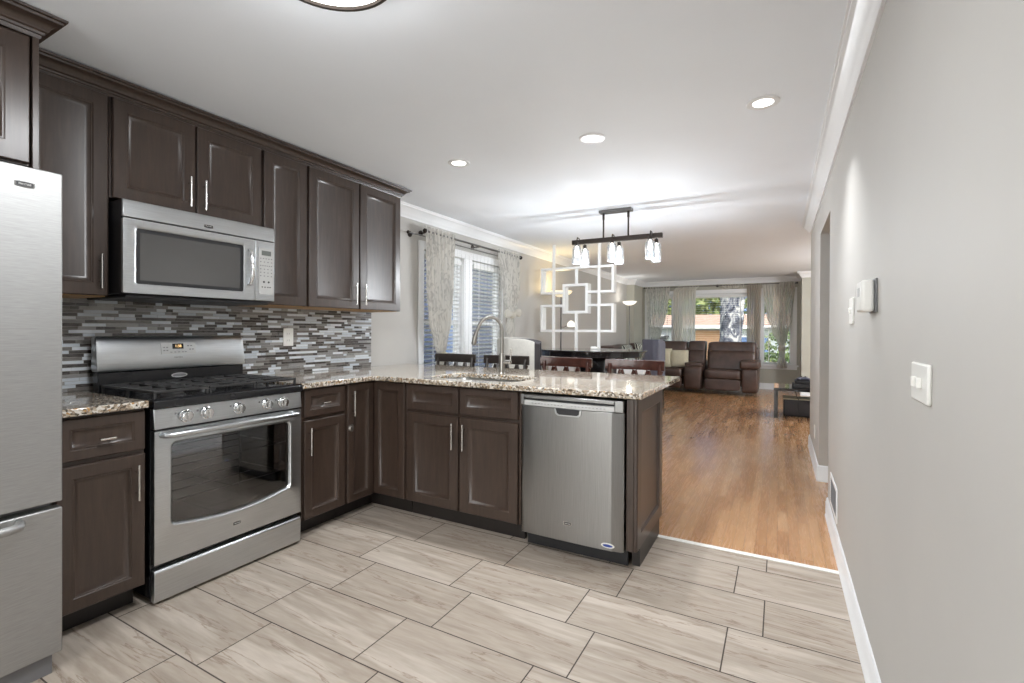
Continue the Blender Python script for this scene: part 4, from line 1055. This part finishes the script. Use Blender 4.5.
# ------------------------------------------------------------------ room divider
t = thing('room_divider', 'white open lattice divider of square frames on tall poles', 'room divider', (-2.4, 6.15, .0))
y0, y1, w = 6.1, 6.22, .032
def frm(x0, x1, z0, z1, w=w, f=0):
    bm = B(); box(bm, x0, x0+w, y0-f, y1+f, z0, z1); box(bm, x1-w, x1, y0-f, y1+f, z0, z1); box(bm, x0+w, x1-w, y0-f, y1+f, z1-w, z1); box(bm, x0+w, x1-w, y0-f, y1+f, z0, z0+w)
    return ob('square_frame', bm, M['divider'], t, bevel=.002)
cx0, cx1, cz0, cz1 = -2.585, -2.225, 1.478, 1.878
frm(cx0, cx1, cz0, cz1, .036, .004)
def cframe(z0, z1, top):
    bm = B(); x0, x1 = -2.915, -1.875
    box(bm, x0, x0+w, y0, y1, z0, z1); box(bm, x1-w, x1, y0, y1, z0, z1)
    zz = z1-w if top else z0; box(bm, x0+w, x1-w, y0, y1, zz, zz+w)
    zz = z0 if top else z1-w; box(bm, x0+w, cx0-.001, y0, y1, zz, zz+w); box(bm, cx1+.001, x1-w, y0, y1, zz, zz+w)
    return ob('square_frame', bm, M['divider'], t, bevel=.002)
cframe(1.745, 2.105, True); cframe(1.228, 1.602, False)
for x, segs in ((-2.715, [(0, H)]), (-2.385, [(0, cz0), (cz1, 2.072)]), (-2.07, [(0, H)])):
    bm = B()
    for a, b in segs: box(bm, x-.018, x+.018, y0-.012, y0+.02, a, b)
    ob('pole', bm, M['divider'], t, bevel=.002)

# ------------------------------------------------------------------ floor lamps
def torch(label, x, y, zt, r, bowlmat, arm=False, watts=12, col=(1, .85, .6)):
    t = thing('floor_lamp', label, 'lamp', (x, y, 0))
    bm = B(); lathe(bm, [(0, 0), (.14, 0), (.14, .012), (.12, .022), (.02, .03), (0, .03)], (x, y, 0), 28); ob('base', bm, M['nickel2'], t)
    bm = B(); cyl(bm, (x, y, .028), (x, y, zt-.075), .012, n=12); ob('pole', bm, M['nickel2'], t)
    bm = B(); lathe(bm, [(.012, -.085), (.05, -.08), (.6*r, -.062), (.88*r, -.03), (r, .0), (r*1.0, .004), (.86*r, -.024), (.55*r, -.052), (0, -.06)], (x, y, zt), 32); ob('bowl_shade', bm, bowlmat, t)
    if arm:
        bm = B(); tube(bm, [(x, y, 1.30), (x+.06, y-.02, 1.30), (x+.14, y-.04, 1.335)], .006, 8); a = ob('reading_arm', bm, M['nickel2'], t)
        bm = B(); lathe(bm, [(0, .045), (.02, .04), (.05, .01), (.058, -.03), (.05, -.045), (.02, -.05), (0, -.05)], (x+.18, y-.05, 1.35), 20); ob('reading_shade', bm, M['bowl'], a)
    l = bpy.data.lights.new('torch_lamp', 'POINT'); l.energy = watts; l.color = col; l.shadow_soft_size = .05
    lo = bpy.data.objects.new('torch_lamp', l); COL.objects.link(lo); lo.location = (x, y, zt+.03)
torch('warm glowing floor lamp with reading arm behind the white divider', -2.87, 6.72, 1.835, .165, M['bowlw'], True, 5, (1, .74, .36))
torch('white bowl floor lamp in the far living room corner', -2.86, 10.45, 1.885, .15, M['bowl'], False, 2.6, (1, .95, .88))

# ------------------------------------------------------------------ curtains
def cloth(name, rows, nfold, amp, mat, parent=None, n=90, axis='Y', base=0, phase=0, closed=False, jitter=.25):
    """rows: list of (z, a0, a1, depth). axis = direction of the width. base = plane coordinate"""
    bm = B(); R = []; rnd = [random.uniform(-1, 1)*jitter for _ in range(nfold*2+4)]
    rows2 = []
    for (A, C) in zip(rows, rows[1:]):
        k = max(1, int(abs(A[0]-C[0])/.03))
        for i in range(k):
            f = i/k; f2 = f*f*(3-2*f); rows2.append(tuple([A[0]+(C[0]-A[0])*f]+[A[j]+(C[j]-A[j])*f2 for j in (1, 2, 3)]+[A[4]+(C[4]-A[4])*f2]))
    rows2.append(rows[-1])
    for z, a0, a1, dp, am in rows2:
        row = []
        for i in range(n+1):
            u = i/n; ph = u*nfold; k = int(ph); w_ = rnd[k]*(1-(ph-k))+rnd[k+1]*(ph-k)
            d = math.sin(2*PI*(ph+phase)+w_*3)*am*amp; uu = u+w_*.02*math.sin(PI*u)
            a = a0+(a1-a0)*uu
            p = (base+dp+d, a, z) if axis == 'Y' else (a, base+dp+d, z)
            row.append(bm.verts.new(p))
        R.append(row)
    for A, C in zip(R, R[1:]):
        for i in range(n): bm.faces.new((A[i], A[i+1], C[i+1], C[i]))
    return ob(name, bm, mat, parent)
def rod(label, axis, a0, a1, p, z, wall, r=.011, ball=.024, brackets=()):
    t = thing('curtain_rod', label, 'curtain rod', ((p, (a0+a1)/2, z) if axis == 'Y' else ((a0+a1)/2, p, z)))
    pt = (lambda a, q=p, zz=z: (q, a, zz)) if axis == 'Y' else (lambda a, q=p, zz=z: (a, q, zz))
    bm = B(); cyl(bm, pt(a0), pt(a1), r, n=12); ob('rod', bm, M['nickel2'], t)
    for a, s in ((a0, -1), (a1, 1)):
        bm = B(); superblob(bm, pt(a+s*ball*.8), (ball, ball, ball), 1, 1, 16, 10); ob('finial', bm, M['bronze'], t)
    for a in brackets:
        bm = B(); cyl(bm, pt(a), pt(a, wall), .007, n=10)
        c = Vector(pt(a, wall)); d = Vector(pt(a, p))-c; d.normalize(); cyl(bm, c, c+d*.008, .028, n=16); ob('bracket', bm, M['bronze'], t)
    return t
XC = -2.985
rod('thick front curtain rod with ball ends over the dining window', 'Y', 3.70, 5.62, XC, 2.20, XL, brackets=(3.76, 4.68, 5.58))
rod('thin rear curtain rod against the wall over the dining window', 'Y', 3.53, 5.56, -3.055, 2.165, XL, .007, .016, brackets=(3.60, 5.50))
t = thing('patterned_curtain', 'grey patterned curtain gathered low on the near side of the dining window', 'curtain', (XC, 3.9, .5), 'dining window patterned curtains')
cloth('panel', [(2.245, 3.66, 4.16, .0, .55), (2.17, 3.68, 4.16, .0, .8), (1.7, 3.70, 4.14, .0, 1.0), (1.35, 3.74, 4.10, 0, .9), (1.10, 3.83, 4.03, 0, .6), (1.0, 3.88, 3.99, 0, .45), (.93, 3.86, 4.02, 0, .6), (.62, 3.76, 4.12, 0, 1)], 8, .036, M['damask'], t, base=XC)
bm = B(); tube(bm, [(XC+.035*math.cos(a), 3.955+.055*math.sin(a), 1.005+.01*math.cos(2*a)) for a in [2*PI*k/16 for k in range(17)]], .016, 8); ob('tie', bm, M['cushion'], t)
t = thing('patterned_curtain', 'grey patterned curtain knotted with a bow on the far side of the dining window', 'curtain', (XC, 5.35, .5), 'dining window patterned curtains')
cloth('panel', [(2.235, 5.06, 5.60, .0, .55), (2.17, 5.08, 5.60, .0, .8), (1.85, 5.16, 5.60, .0, 1.0), (1.62, 5.22, 5.56, 0, .8), (1.47, 5.30, 5.44, 0, .5), (1.40, 5.31, 5.43, 0, .5), (1.25, 5.26, 5.46, 0, .8), (.62, 5.18, 5.48, 0, 1)], 8, .036, M['damask'], t, base=XC)
bm = B(); superblob(bm, (XC+.03, 5.37, 1.44), (.04, .055, .045), .8, .8, 14, 10)
for s, dz in ((1, .02), (-1, .0)):
    superblob(bm, (XC+.04, 5.37+s*.115, 1.455+dz), (.028, .085, .055), .8, .8, 14, 10, warp=lambda p, s=s: Vector((p.x, p.y, p.z*(.45+.75*min(1, max(0, (s*p.y+.085)/.17))))))
ob('bow', bm, M['sheer2'], t)
t = thing('sheer_curtain', 'white sheer curtain across the middle of the dining window', 'curtain', (-3.05, 4.55, .7))
cloth('panel', [(2.19, 3.95, 5.30, 0, .6), (2.0, 3.95, 5.28, 0, 1), (.70, 3.98, 5.22, 0, 1)], 17, .014, M['sheer'], t, 170, base=-3.052)
# living room curtains
yc = YF-.075
rod('dark curtain rod spanning the far living room windows', 'X', -2.855, .29, yc, 2.275, YF, .010, .02, brackets=(-2.82, -1.25, .26))
t = thing('patterned_curtain', 'patterned curtain gathered at the left end of the far windows', 'curtain', (-2.6, yc, .5), 'living room end curtains')
cloth('panel', [(2.295, -2.84, -2.27, 0, .6), (2.20, -2.84, -2.28, 0, .8), (1.6, -2.80, -2.36, 0, 1), (1.2, -2.72, -2.46, 0, .8), (1.0, -2.66, -2.52, 0, .5), (.9, -2.67, -2.5, 0, .6), (.55, -2.74, -2.44, 0, 1)], 9, .026, M['damask'], t, axis='X', base=yc)
t = thing('patterned_curtain', 'dark patterned curtain with knot at the right end of the far windows', 'curtain', (.1, yc, .5), 'living room end curtains')
cloth('panel', [(2.295, -.02, .27, 0, .6), (2.20, -.02, .27, 0, .8), (1.5, -.03, .22, 0, 1), (1.15, -.02, .14, 0, .7), (.92, -.0, .08, 0, .4), (.80, -.02, .09, 0, .6), (.48, -.06, .13, 0, .9)], 6, .03, M['damask'], t, axis='X', base=yc-.065)
bm = B(); superblob(bm, (.035, yc-.07, .90), (.07, .06, .06), .8, .8, 14, 10); ob('knot', bm, M['damask'], t)
t = thing('sheer_curtain', 'cream sheer curtain swept toward the knot in the far right window', 'curtain', (-.1, yc, .5))
cloth('panel', [(2.29, -.34, .05, 0, .6), (2.18, -.34, .05, 0, .8), (1.6, -.26, .06, 0, 1), (1.25, -.15, .05, 0, .8), (1.0, -.05, .04, 0, .5), (.92, -.01, .035, 0, .4)], 7, .02, M['sheer2'], t, axis='X', base=yc+.012)
t = thing('sheer_curtain', 'cream sheer curtain hanging straight between the left and middle far windows', 'curtain', (-1.97, yc, .5))
cloth('panel', [(2.29, -2.12, -1.62, 0, .6), (2.18, -2.2, -1.7, 0, .9), (.55, -2.2, -1.72, 0, 1)], 8, .022, M['sheer2'], t, axis='X', base=yc)
t = thing('tan_curtain', 'tan curtain hanging straight between the middle and right far windows', 'curtain', (-.48, yc, .5))
cloth('panel', [(2.29, -.64, -.36, 0, .6), (2.18, -.64, -.36, 0, .9), (.55, -.64, -.38, 0, 1)], 6, .024, M['tan'], t, axis='X', base=yc)
t = thing('curtain_valance', 'short scrunched sheer bunched on the rod above the middle far window', 'curtain', (-.95, yc, 2.1))
cloth('panel', [(2.295, -1.16, -.70, 0, .6), (2.26, -1.16, -.70, 0, 1), (2.20, -1.14, -.72, 0, .8)], 9, .018, M['sheer2'], t, axis='X', base=yc)

# ------------------------------------------------------------------ stools along the peninsula
def make_stool(label, mat, group):
    t = thing('counter_stool', label, 'stool', (0, 0, 0), group)     # back toward +Y, seat centre at origin
    bm = B(); superblob(bm, (0, 0, .635), (.215, .205, .028), .35, .3, 28, 8); ob('seat', bm, M['velvet'], t)
    for sx in (-1, 1):
        bm = B(); tube(bm, [(sx*.20, .215, .0), (sx*.195, .19, .35), (sx*.195, .185, .62), (sx*.20, .225, .985)], [.016, .018, .018, .015], 8); ob('leg', bm, mat, t)
        bm = B(); tube(bm, [(sx*.20, -.18, 0), (sx*.185, -.165, .615)], [.015, .019], 8); ob('leg', bm, mat, t)
    bm = B(); R = []   # curved top rail
    for k in range(15):
        f = -1+2*k/14; x = f*.236; y = .228+.028*(1-f*f)
        R.append(((x, y, 0), None))
    pr = [(-.010, .938), (.010, .938), (.012, .97), (.010, 1.012), (0, 1.018), (-.010, 1.012), (-.012, .97)]
    sweep_path(bm, pr, [(o, (0, 1, 0), Zv) for o, _ in R]); ob('top_rail', bm, mat, t)
    bm = B(); sweep_path(bm, [(-.008, .715), (.008, .715), (.008, .745), (-.008, .745)], [((x*.9, .205+.02*(1-(x/.222)**2), 0), (0, 1, 0), Zv) for x in [-.21+.42*k/10 for k in range(11)]]); ob('lower_rail', bm, mat, t)
    for k in range(4):
        xa = -.165+.11*k
        for s in (-1, 1):
            a = Vector((xa+s*.050, .222+.02*(1-(xa/.222)**2), .935)); b = Vector((xa*.95-s*.012, .205+.02*(1-(xa/.222)**2), .74))
            bm = B(); tube(bm, [a, b], .013, 6); ob('slat', bm, mat, t)
    bm = B()
    for z in (.22,):
        cyl(bm, (-.19, -.17, z), (.19, -.17, z), .011, n=8); cyl(bm, (-.195, -.17, z+.06), (-.195, .195, z+.06), .010, n=8); cyl(bm, (.195, -.17, z+.06), (.195, .195, z+.06), .010, n=8); cyl(bm, (-.195, .195, z), (.195, .195, z), .010, n=8)
    ob('stretcher', bm, mat, t)
    return t
g = 'counter stools along the far side of the peninsula'
s0 = make_stool('counter stool, shade mixed into its colour, nearest the dining window', M['rail_shade'], g)
s0.location = (-2.755, 3.63, 0); s0.rotation_euler = (0, 0, 0)
s1 = copy_tree(s0); s1.location = (-2.20, 3.65, 0); s1['label'] = 'counter stool, shade mixed into its colour, behind the faucet'
s2 = make_stool('reddish brown counter stool in front of the white divider, right of the faucet', M['rail'], g); s2.location = (-1.61, 3.65, 0)
s3 = copy_tree(s2); s3.location = (-1.02, 3.65, 0); s3['label'] = 'reddish brown counter stool nearest the open end of the peninsula'

# ------------------------------------------------------------------ wing chairs
def wing(label, inner, outer, group='upholstered wing chairs at the dining table'):
    t = thing('wing_chair', label, 'chair', (0, 0, 0), group)       # faces -Y
    bm = rbox(-.27, .27, -.27, .22, .50, .64, .04); ob('seat', bm, inner, t)
    def shell(half, th, z0, z1, front, flute=0):
        # U-shaped plan: two straight wings joined by a rounded back
        path = []; r = half*.55
        for k in range(9): path.append((-half, front+(.06-front)*k/8, 1-k/8))
        for k in range(1, 13):
            a = PI-PI/2*k/12; path.append((-half+r+r*math.cos(a), .06+r*math.sin(a), 0))
        for k in range(1, 12): path.append((-half+r+(2*half-2*r)*k/12, .06+r, 0))
        for k in range(0, 13):
            a = PI/2-PI/2*k/12; path.append((half-r+r*math.cos(a), .06+r*math.sin(a), 0))
        for k in range(1, 9): path.append((half, .06+(front-.06)*k/8, k/8))
        bm = B(); R = []
        for i, (x, y, f) in enumerate(path):
            p0 = path[max(0, i-1)]; p1 = path[min(len(path)-1, i+1)]; d = Vector((p1[0]-p0[0], p1[1]-p0[1], 0)).normalized(); nn = Vector((d.y, -d.x, 0))
            if nn.dot(Vector((-x, -y, 0))) < 0: nn = -nn
            t2 = th*(1+(flute*abs(math.sin(i*.75)) if flute else 0)); zt = z1-.035*f**3
            o = Vector((x, y, 0)); q = o+nn*t2
            R.append([bm.verts.new(v) for v in ((o.x, o.y, z0), (o.x, o.y, zt-.02), ((o.x+q.x)/2, (o.y+q.y)/2, zt), (q.x, q.y, zt-.02), (q.x, q.y, z0))])
        for A, C in zip(R, R[1:]):
            for k in range(5): bm.faces.new((A[k], A[(k+1) % 5], C[(k+1) % 5], C[k]))
        bm.faces.new(R[0]); bm.faces.new(R[-1][::-1]); return bm
    ob('back_cushion', shell(.262, .055, .60, 1.16, -.24, .35), inner, t)
    ob('outer_back', shell(.285, .022, .46, 1.165, -.19), outer, t)
    ob('apron', rbox(-.265, .265, -.26, .22, .44, .50, .012), outer, t)
    for sx in (-1, 1):
        for sy in (-1, 1):
            bm = B(); tube(bm, [(sx*.22, sy*.18-.02, .44), (sx*.235, sy*.21-.02, 0)], [.022, .014], 8); ob('leg', bm, M['blackwood'], t)
    return t
c1 = wing('light linen wing chair with dark inside, beside the dining window', M['velvet'], M['linen']); c1.location = (-2.50, 4.68, 0); c1.rotation_euler = (0, 0, math.radians(113))
c2 = wing('slate blue channel tufted wing chair at the right end of the table', M['velvetb'], M['velvetb']); c2.location = (-1.66, 7.35, 0); c2.rotation_euler = (0, 0, math.radians(160)); c2.scale = (.50, .55, .965)
c2['label'] = 'slate blue channel tufted wing chair at the right end of the table'

# ------------------------------------------------------------------ dining table
t = thing('dining_table', 'tall oval black lacquered table behind the stools', 'table', (-1.95, 5.42, 0))
def ell(a, b, n=56): return [(a*math.cos(2*PI*k/n), b*math.sin(2*PI*k/n)) for k in range(n)]
bm = B(); sweep(bm, ell(.66, .46), (-1.95, 5.42, 1.012), (-1.95, 5.42, 1.028), X, Y); ob('top', bm, M['blackwood'], t, bevel=.004)
bm = B(); sweep(bm, ell(.635, .435), (-1.95, 5.42, .955), (-1.95, 5.42, 1.012), X, Y); ob('apron', bm, M['blackwood'], t, bevel=.003)
ob('pedestal', rbox(-2.06, -1.66, 5.28, 5.56, .06, .955, .02), M['blackwood'], t)
bm = B(); sweep(bm, ell(.42, .30), (-1.9, 5.42, 0), (-1.9, 5.42, .06), X, Y); ob('base', bm, M['blackwood'], t, bevel=.01)
bm = rbox(-1.99, -1.90, 5.55, 5.61, 1.028, 1.058, .008); tag(ob('napkin_box', bm, M['white']), 'small white box on the black oval table', 'box')
bm = B()
t = thing('storage_bench', 'low white slatted bench seen between the reddish stools', 'bench', (-1.85, 6.75, 0))
ob('seat', rbox(-3.0, -1.6, 6.55, 6.95, .66, .74, .01), M['trim'], t); ob('shelf', bx(-2.98, -1.62, 6.56, 6.94, .50, .54), M['trim'], t, bevel=.004)
for x in (-2.97, -1.67):
    for y in (6.57, 6.89): ob('leg', bx(x, x+.05, y, y+.05, 0, .66), M['trim'], t, bevel=.003)

# ------------------------------------------------------------------ sectional sofa
t = thing('sectional_sofa', 'large brown leather reclining sectional sofa under the far windows', 'sofa', (-1.6, 10.9, 0))
LM = M['leather']
def puff(name, x0, x1, y0, y1, z0, z1, r=.04, e=None, tilt=0, axis='X'):
    bm = B(); c = ((x0+x1)/2, (y0+y1)/2, (z0+z1)/2); s = ((x1-x0)/2, (y1-y0)/2, (z1-z0)/2)
    def w_(p):
        if tilt:
            if axis == 'X': return Vector((p.x, p.y+tilt*p.z, p.z))
            return Vector((p.x+tilt*p.z, p.y, p.z))
        return p
    superblob(bm, c, s, .28, .22, 40, 18, w_); return ob(name, bm, LM, t)
def recliner(x0, x1, bw=0):       # a seat facing -Y
    puff('seat_cushion', x0, x1, 10.34, 11.0, .30, .49); puff('footrest', x0+.01, x1-.01, 10.325, 10.45, .09, .31)
    puff('back_cushion', x0, x1+bw, 10.86, 11.22, .42, .86, tilt=.22); puff('headrest', x0, x1+bw, 10.95, 11.36, .76, 1.03, tilt=.16)
recliner(-1.33, -.66, .24)
puff('arm', -.66, -.36, 10.36, 11.25, .04, .56); puff('arm_pad', -.69, -.33, 10.33, 11.15, .52, .68)
puff('outer_back', -1.36, -.36, 11.05, 11.38, .10, .96)
puff('console', -1.73, -1.37, 10.36, 11.0, .06, .54); puff('console_lid', -1.72, -1.38, 10.45, 10.85, .53, .61)
puff('back_cushion', -1.72, -1.38, 10.90, 11.22, .50, .86, tilt=.2); puff('headrest', -1.72, -1.38, 10.97, 11.34, .80, 1.04, tilt=.15)
recliner(-2.42, -1.75)
puff('outer_back', -3.05, -1.36, 11.02, 11.0+.06, .10, .9)
puff('corner_seat', -3.0, -2.44, 10.42, 11.02, .08, .50)
puff('corner_back', -3.0, -2.44, 10.80, 11.08, .42, .98)
for ya, yb in ((9.70, 10.40), (8.98, 9.68)):
    puff('seat_cushion', -2.80, -2.10, ya, yb, .08, .49); puff('back_cushion', -3.05, -2.72, ya, yb, .42, .96, tilt=-.1, axis='Y')
puff('arm', -3.02, -2.12, 8.68, 8.97, .04, .64)
def pillow(label, c, s, rz, mat, tiltx=-.35, group='throw pillows on the sofa'):
    bm = B(); n = 14
    F_ = []
    for side in (1, -1):
        G = []
        for i in range(n+1):
            row = []
            for j in range(n+1):
                u, v = -1+2*i/n, -1+2*j/n; th = (1-u**4)*(1-v**4)
                pin = 1-.06*(1-abs(u))*(abs(v)**6) ; pin2 = 1-.06*(1-abs(v))*(abs(u)**6)
                row.append(bm.verts.new((u*s*pin, side*.075*th**.6, v*s*pin2)))
            G.append(row)
        for i in range(n):
            for j in range(n): bm.faces.new((G[i][j], G[i+1][j], G[i+1][j+1], G[i][j+1]))
    bmesh.ops.remove_doubles(bm, verts=bm.verts, dist=.0005)
    o = ob('throw_pillow', bm, mat); o.location = c; o.rotation_euler = (tiltx, 0, rz); tag(o, label, 'pillow', group); OFF[o] = Vector(c); return o
zeb = NT('zebra_fabric'); wv = zeb.node('ShaderNodeTexWave'); wv.inputs['Scale'].default_value = 9; wv.inputs['Distortion'].default_value = 5; zeb.l.new(zeb.coord(), wv.inputs['Vector'])
zeb.set(Base_Color=zeb.ramp(wv.outputs[0], [(.4, srgb(40, 42, 46)), (.55, srgb(190, 196, 186))]), Roughness=.8)
pillow('cream square throw pillow on the sofa, left of the pair by the console', (-2.19, 10.55, .69), .20, .05, M['cushion'])
pillow('cream square throw pillow leaning beside the sofa console', (-1.84, 10.58, .68), .18, .14, M['cushion'])
pillow('zebra patterned throw pillow on the left arm section of the sofa', (-2.60, 9.45, .78), .20, 1.45, zeb.m, -.3)
pillow('zebra patterned throw pillow in the sofa corner', (-2.50, 10.30, .80), .20, .8, zeb.m, -.3)

# ------------------------------------------------------------------ side table with devices
t = thing('side_table', 'black side table against the wall past the hall opening', 'table', (.4, 8.35, 0))
ob('top', bx(-.075, .95, 8.0, 8.72, .395, .435), M['blackwood'], t, bevel=.003)
for x in (-.072, .895):
    for y in (8.003, 8.665): ob('leg', bx(x, x+.05, y, y+.05, 0, .395), M['blackwood'], t, bevel=.002)
t = thing('game_console', 'black electronics box on the side table', 'electronics', (.36, 8.2, .435))
ob('housing', rbox(.16, .62, 8.04, 8.34, .435, .50, .006), M['dark'], t); ob('upper_box', rbox(.19, .62, 8.08, 8.32, .502, .545, .006), M['dark'], t)
t = thing('game_controller', 'dark rounded controller on top of the black electronics box', 'controller', (.3, 8.2, .545))
bm = B(); superblob(bm, (.30, 8.2, .570), (.075, .05, .024), .8, .7, 20, 12); superblob(bm, (.24, 8.17, .565), (.03, .05, .02), .9, .9, 14, 10); superblob(bm, (.36, 8.17, .565), (.03, .05, .02), .9, .9, 14, 10); ob('body', bm, M['velvetb'], t)
bm = B()
for x in (.275, .325): cyl(bm, (x, 8.19, .59), (x, 8.19, .605), .011, n=12)
ob('thumbstick', bm, M['dark'], t)
t = thing('subwoofer', 'black floor speaker box with pale top under the side table', 'speaker', (.3, 8.4, 0))
ob('cabinet', rbox(.05, .55, 8.26, 8.62, .0, .245, .006), M['dark'], t); ob('top_panel', bx(.045, .555, 8.255, 8.625, .246, .262), M['cushion'], t, bevel=.002)
ob('grille', rbox(.07, .53, 8.246, 8.262, .02, .23, .004), M['velvet'], t)
bm = B(); tube(bm, [(.20, 8.05, .39), (.22, 8.15, .30), (.24, 8.235, .262), (.235, 8.232, .15), (.25, 8.23, .06), (.30, 8.22, .012), (.45, 8.2, .008), (.6, 8.25, .008)], .005, 6); tag(ob('power_cable', bm, M['dark']), 'thin black cable hanging in front of the speaker box', 'cable')
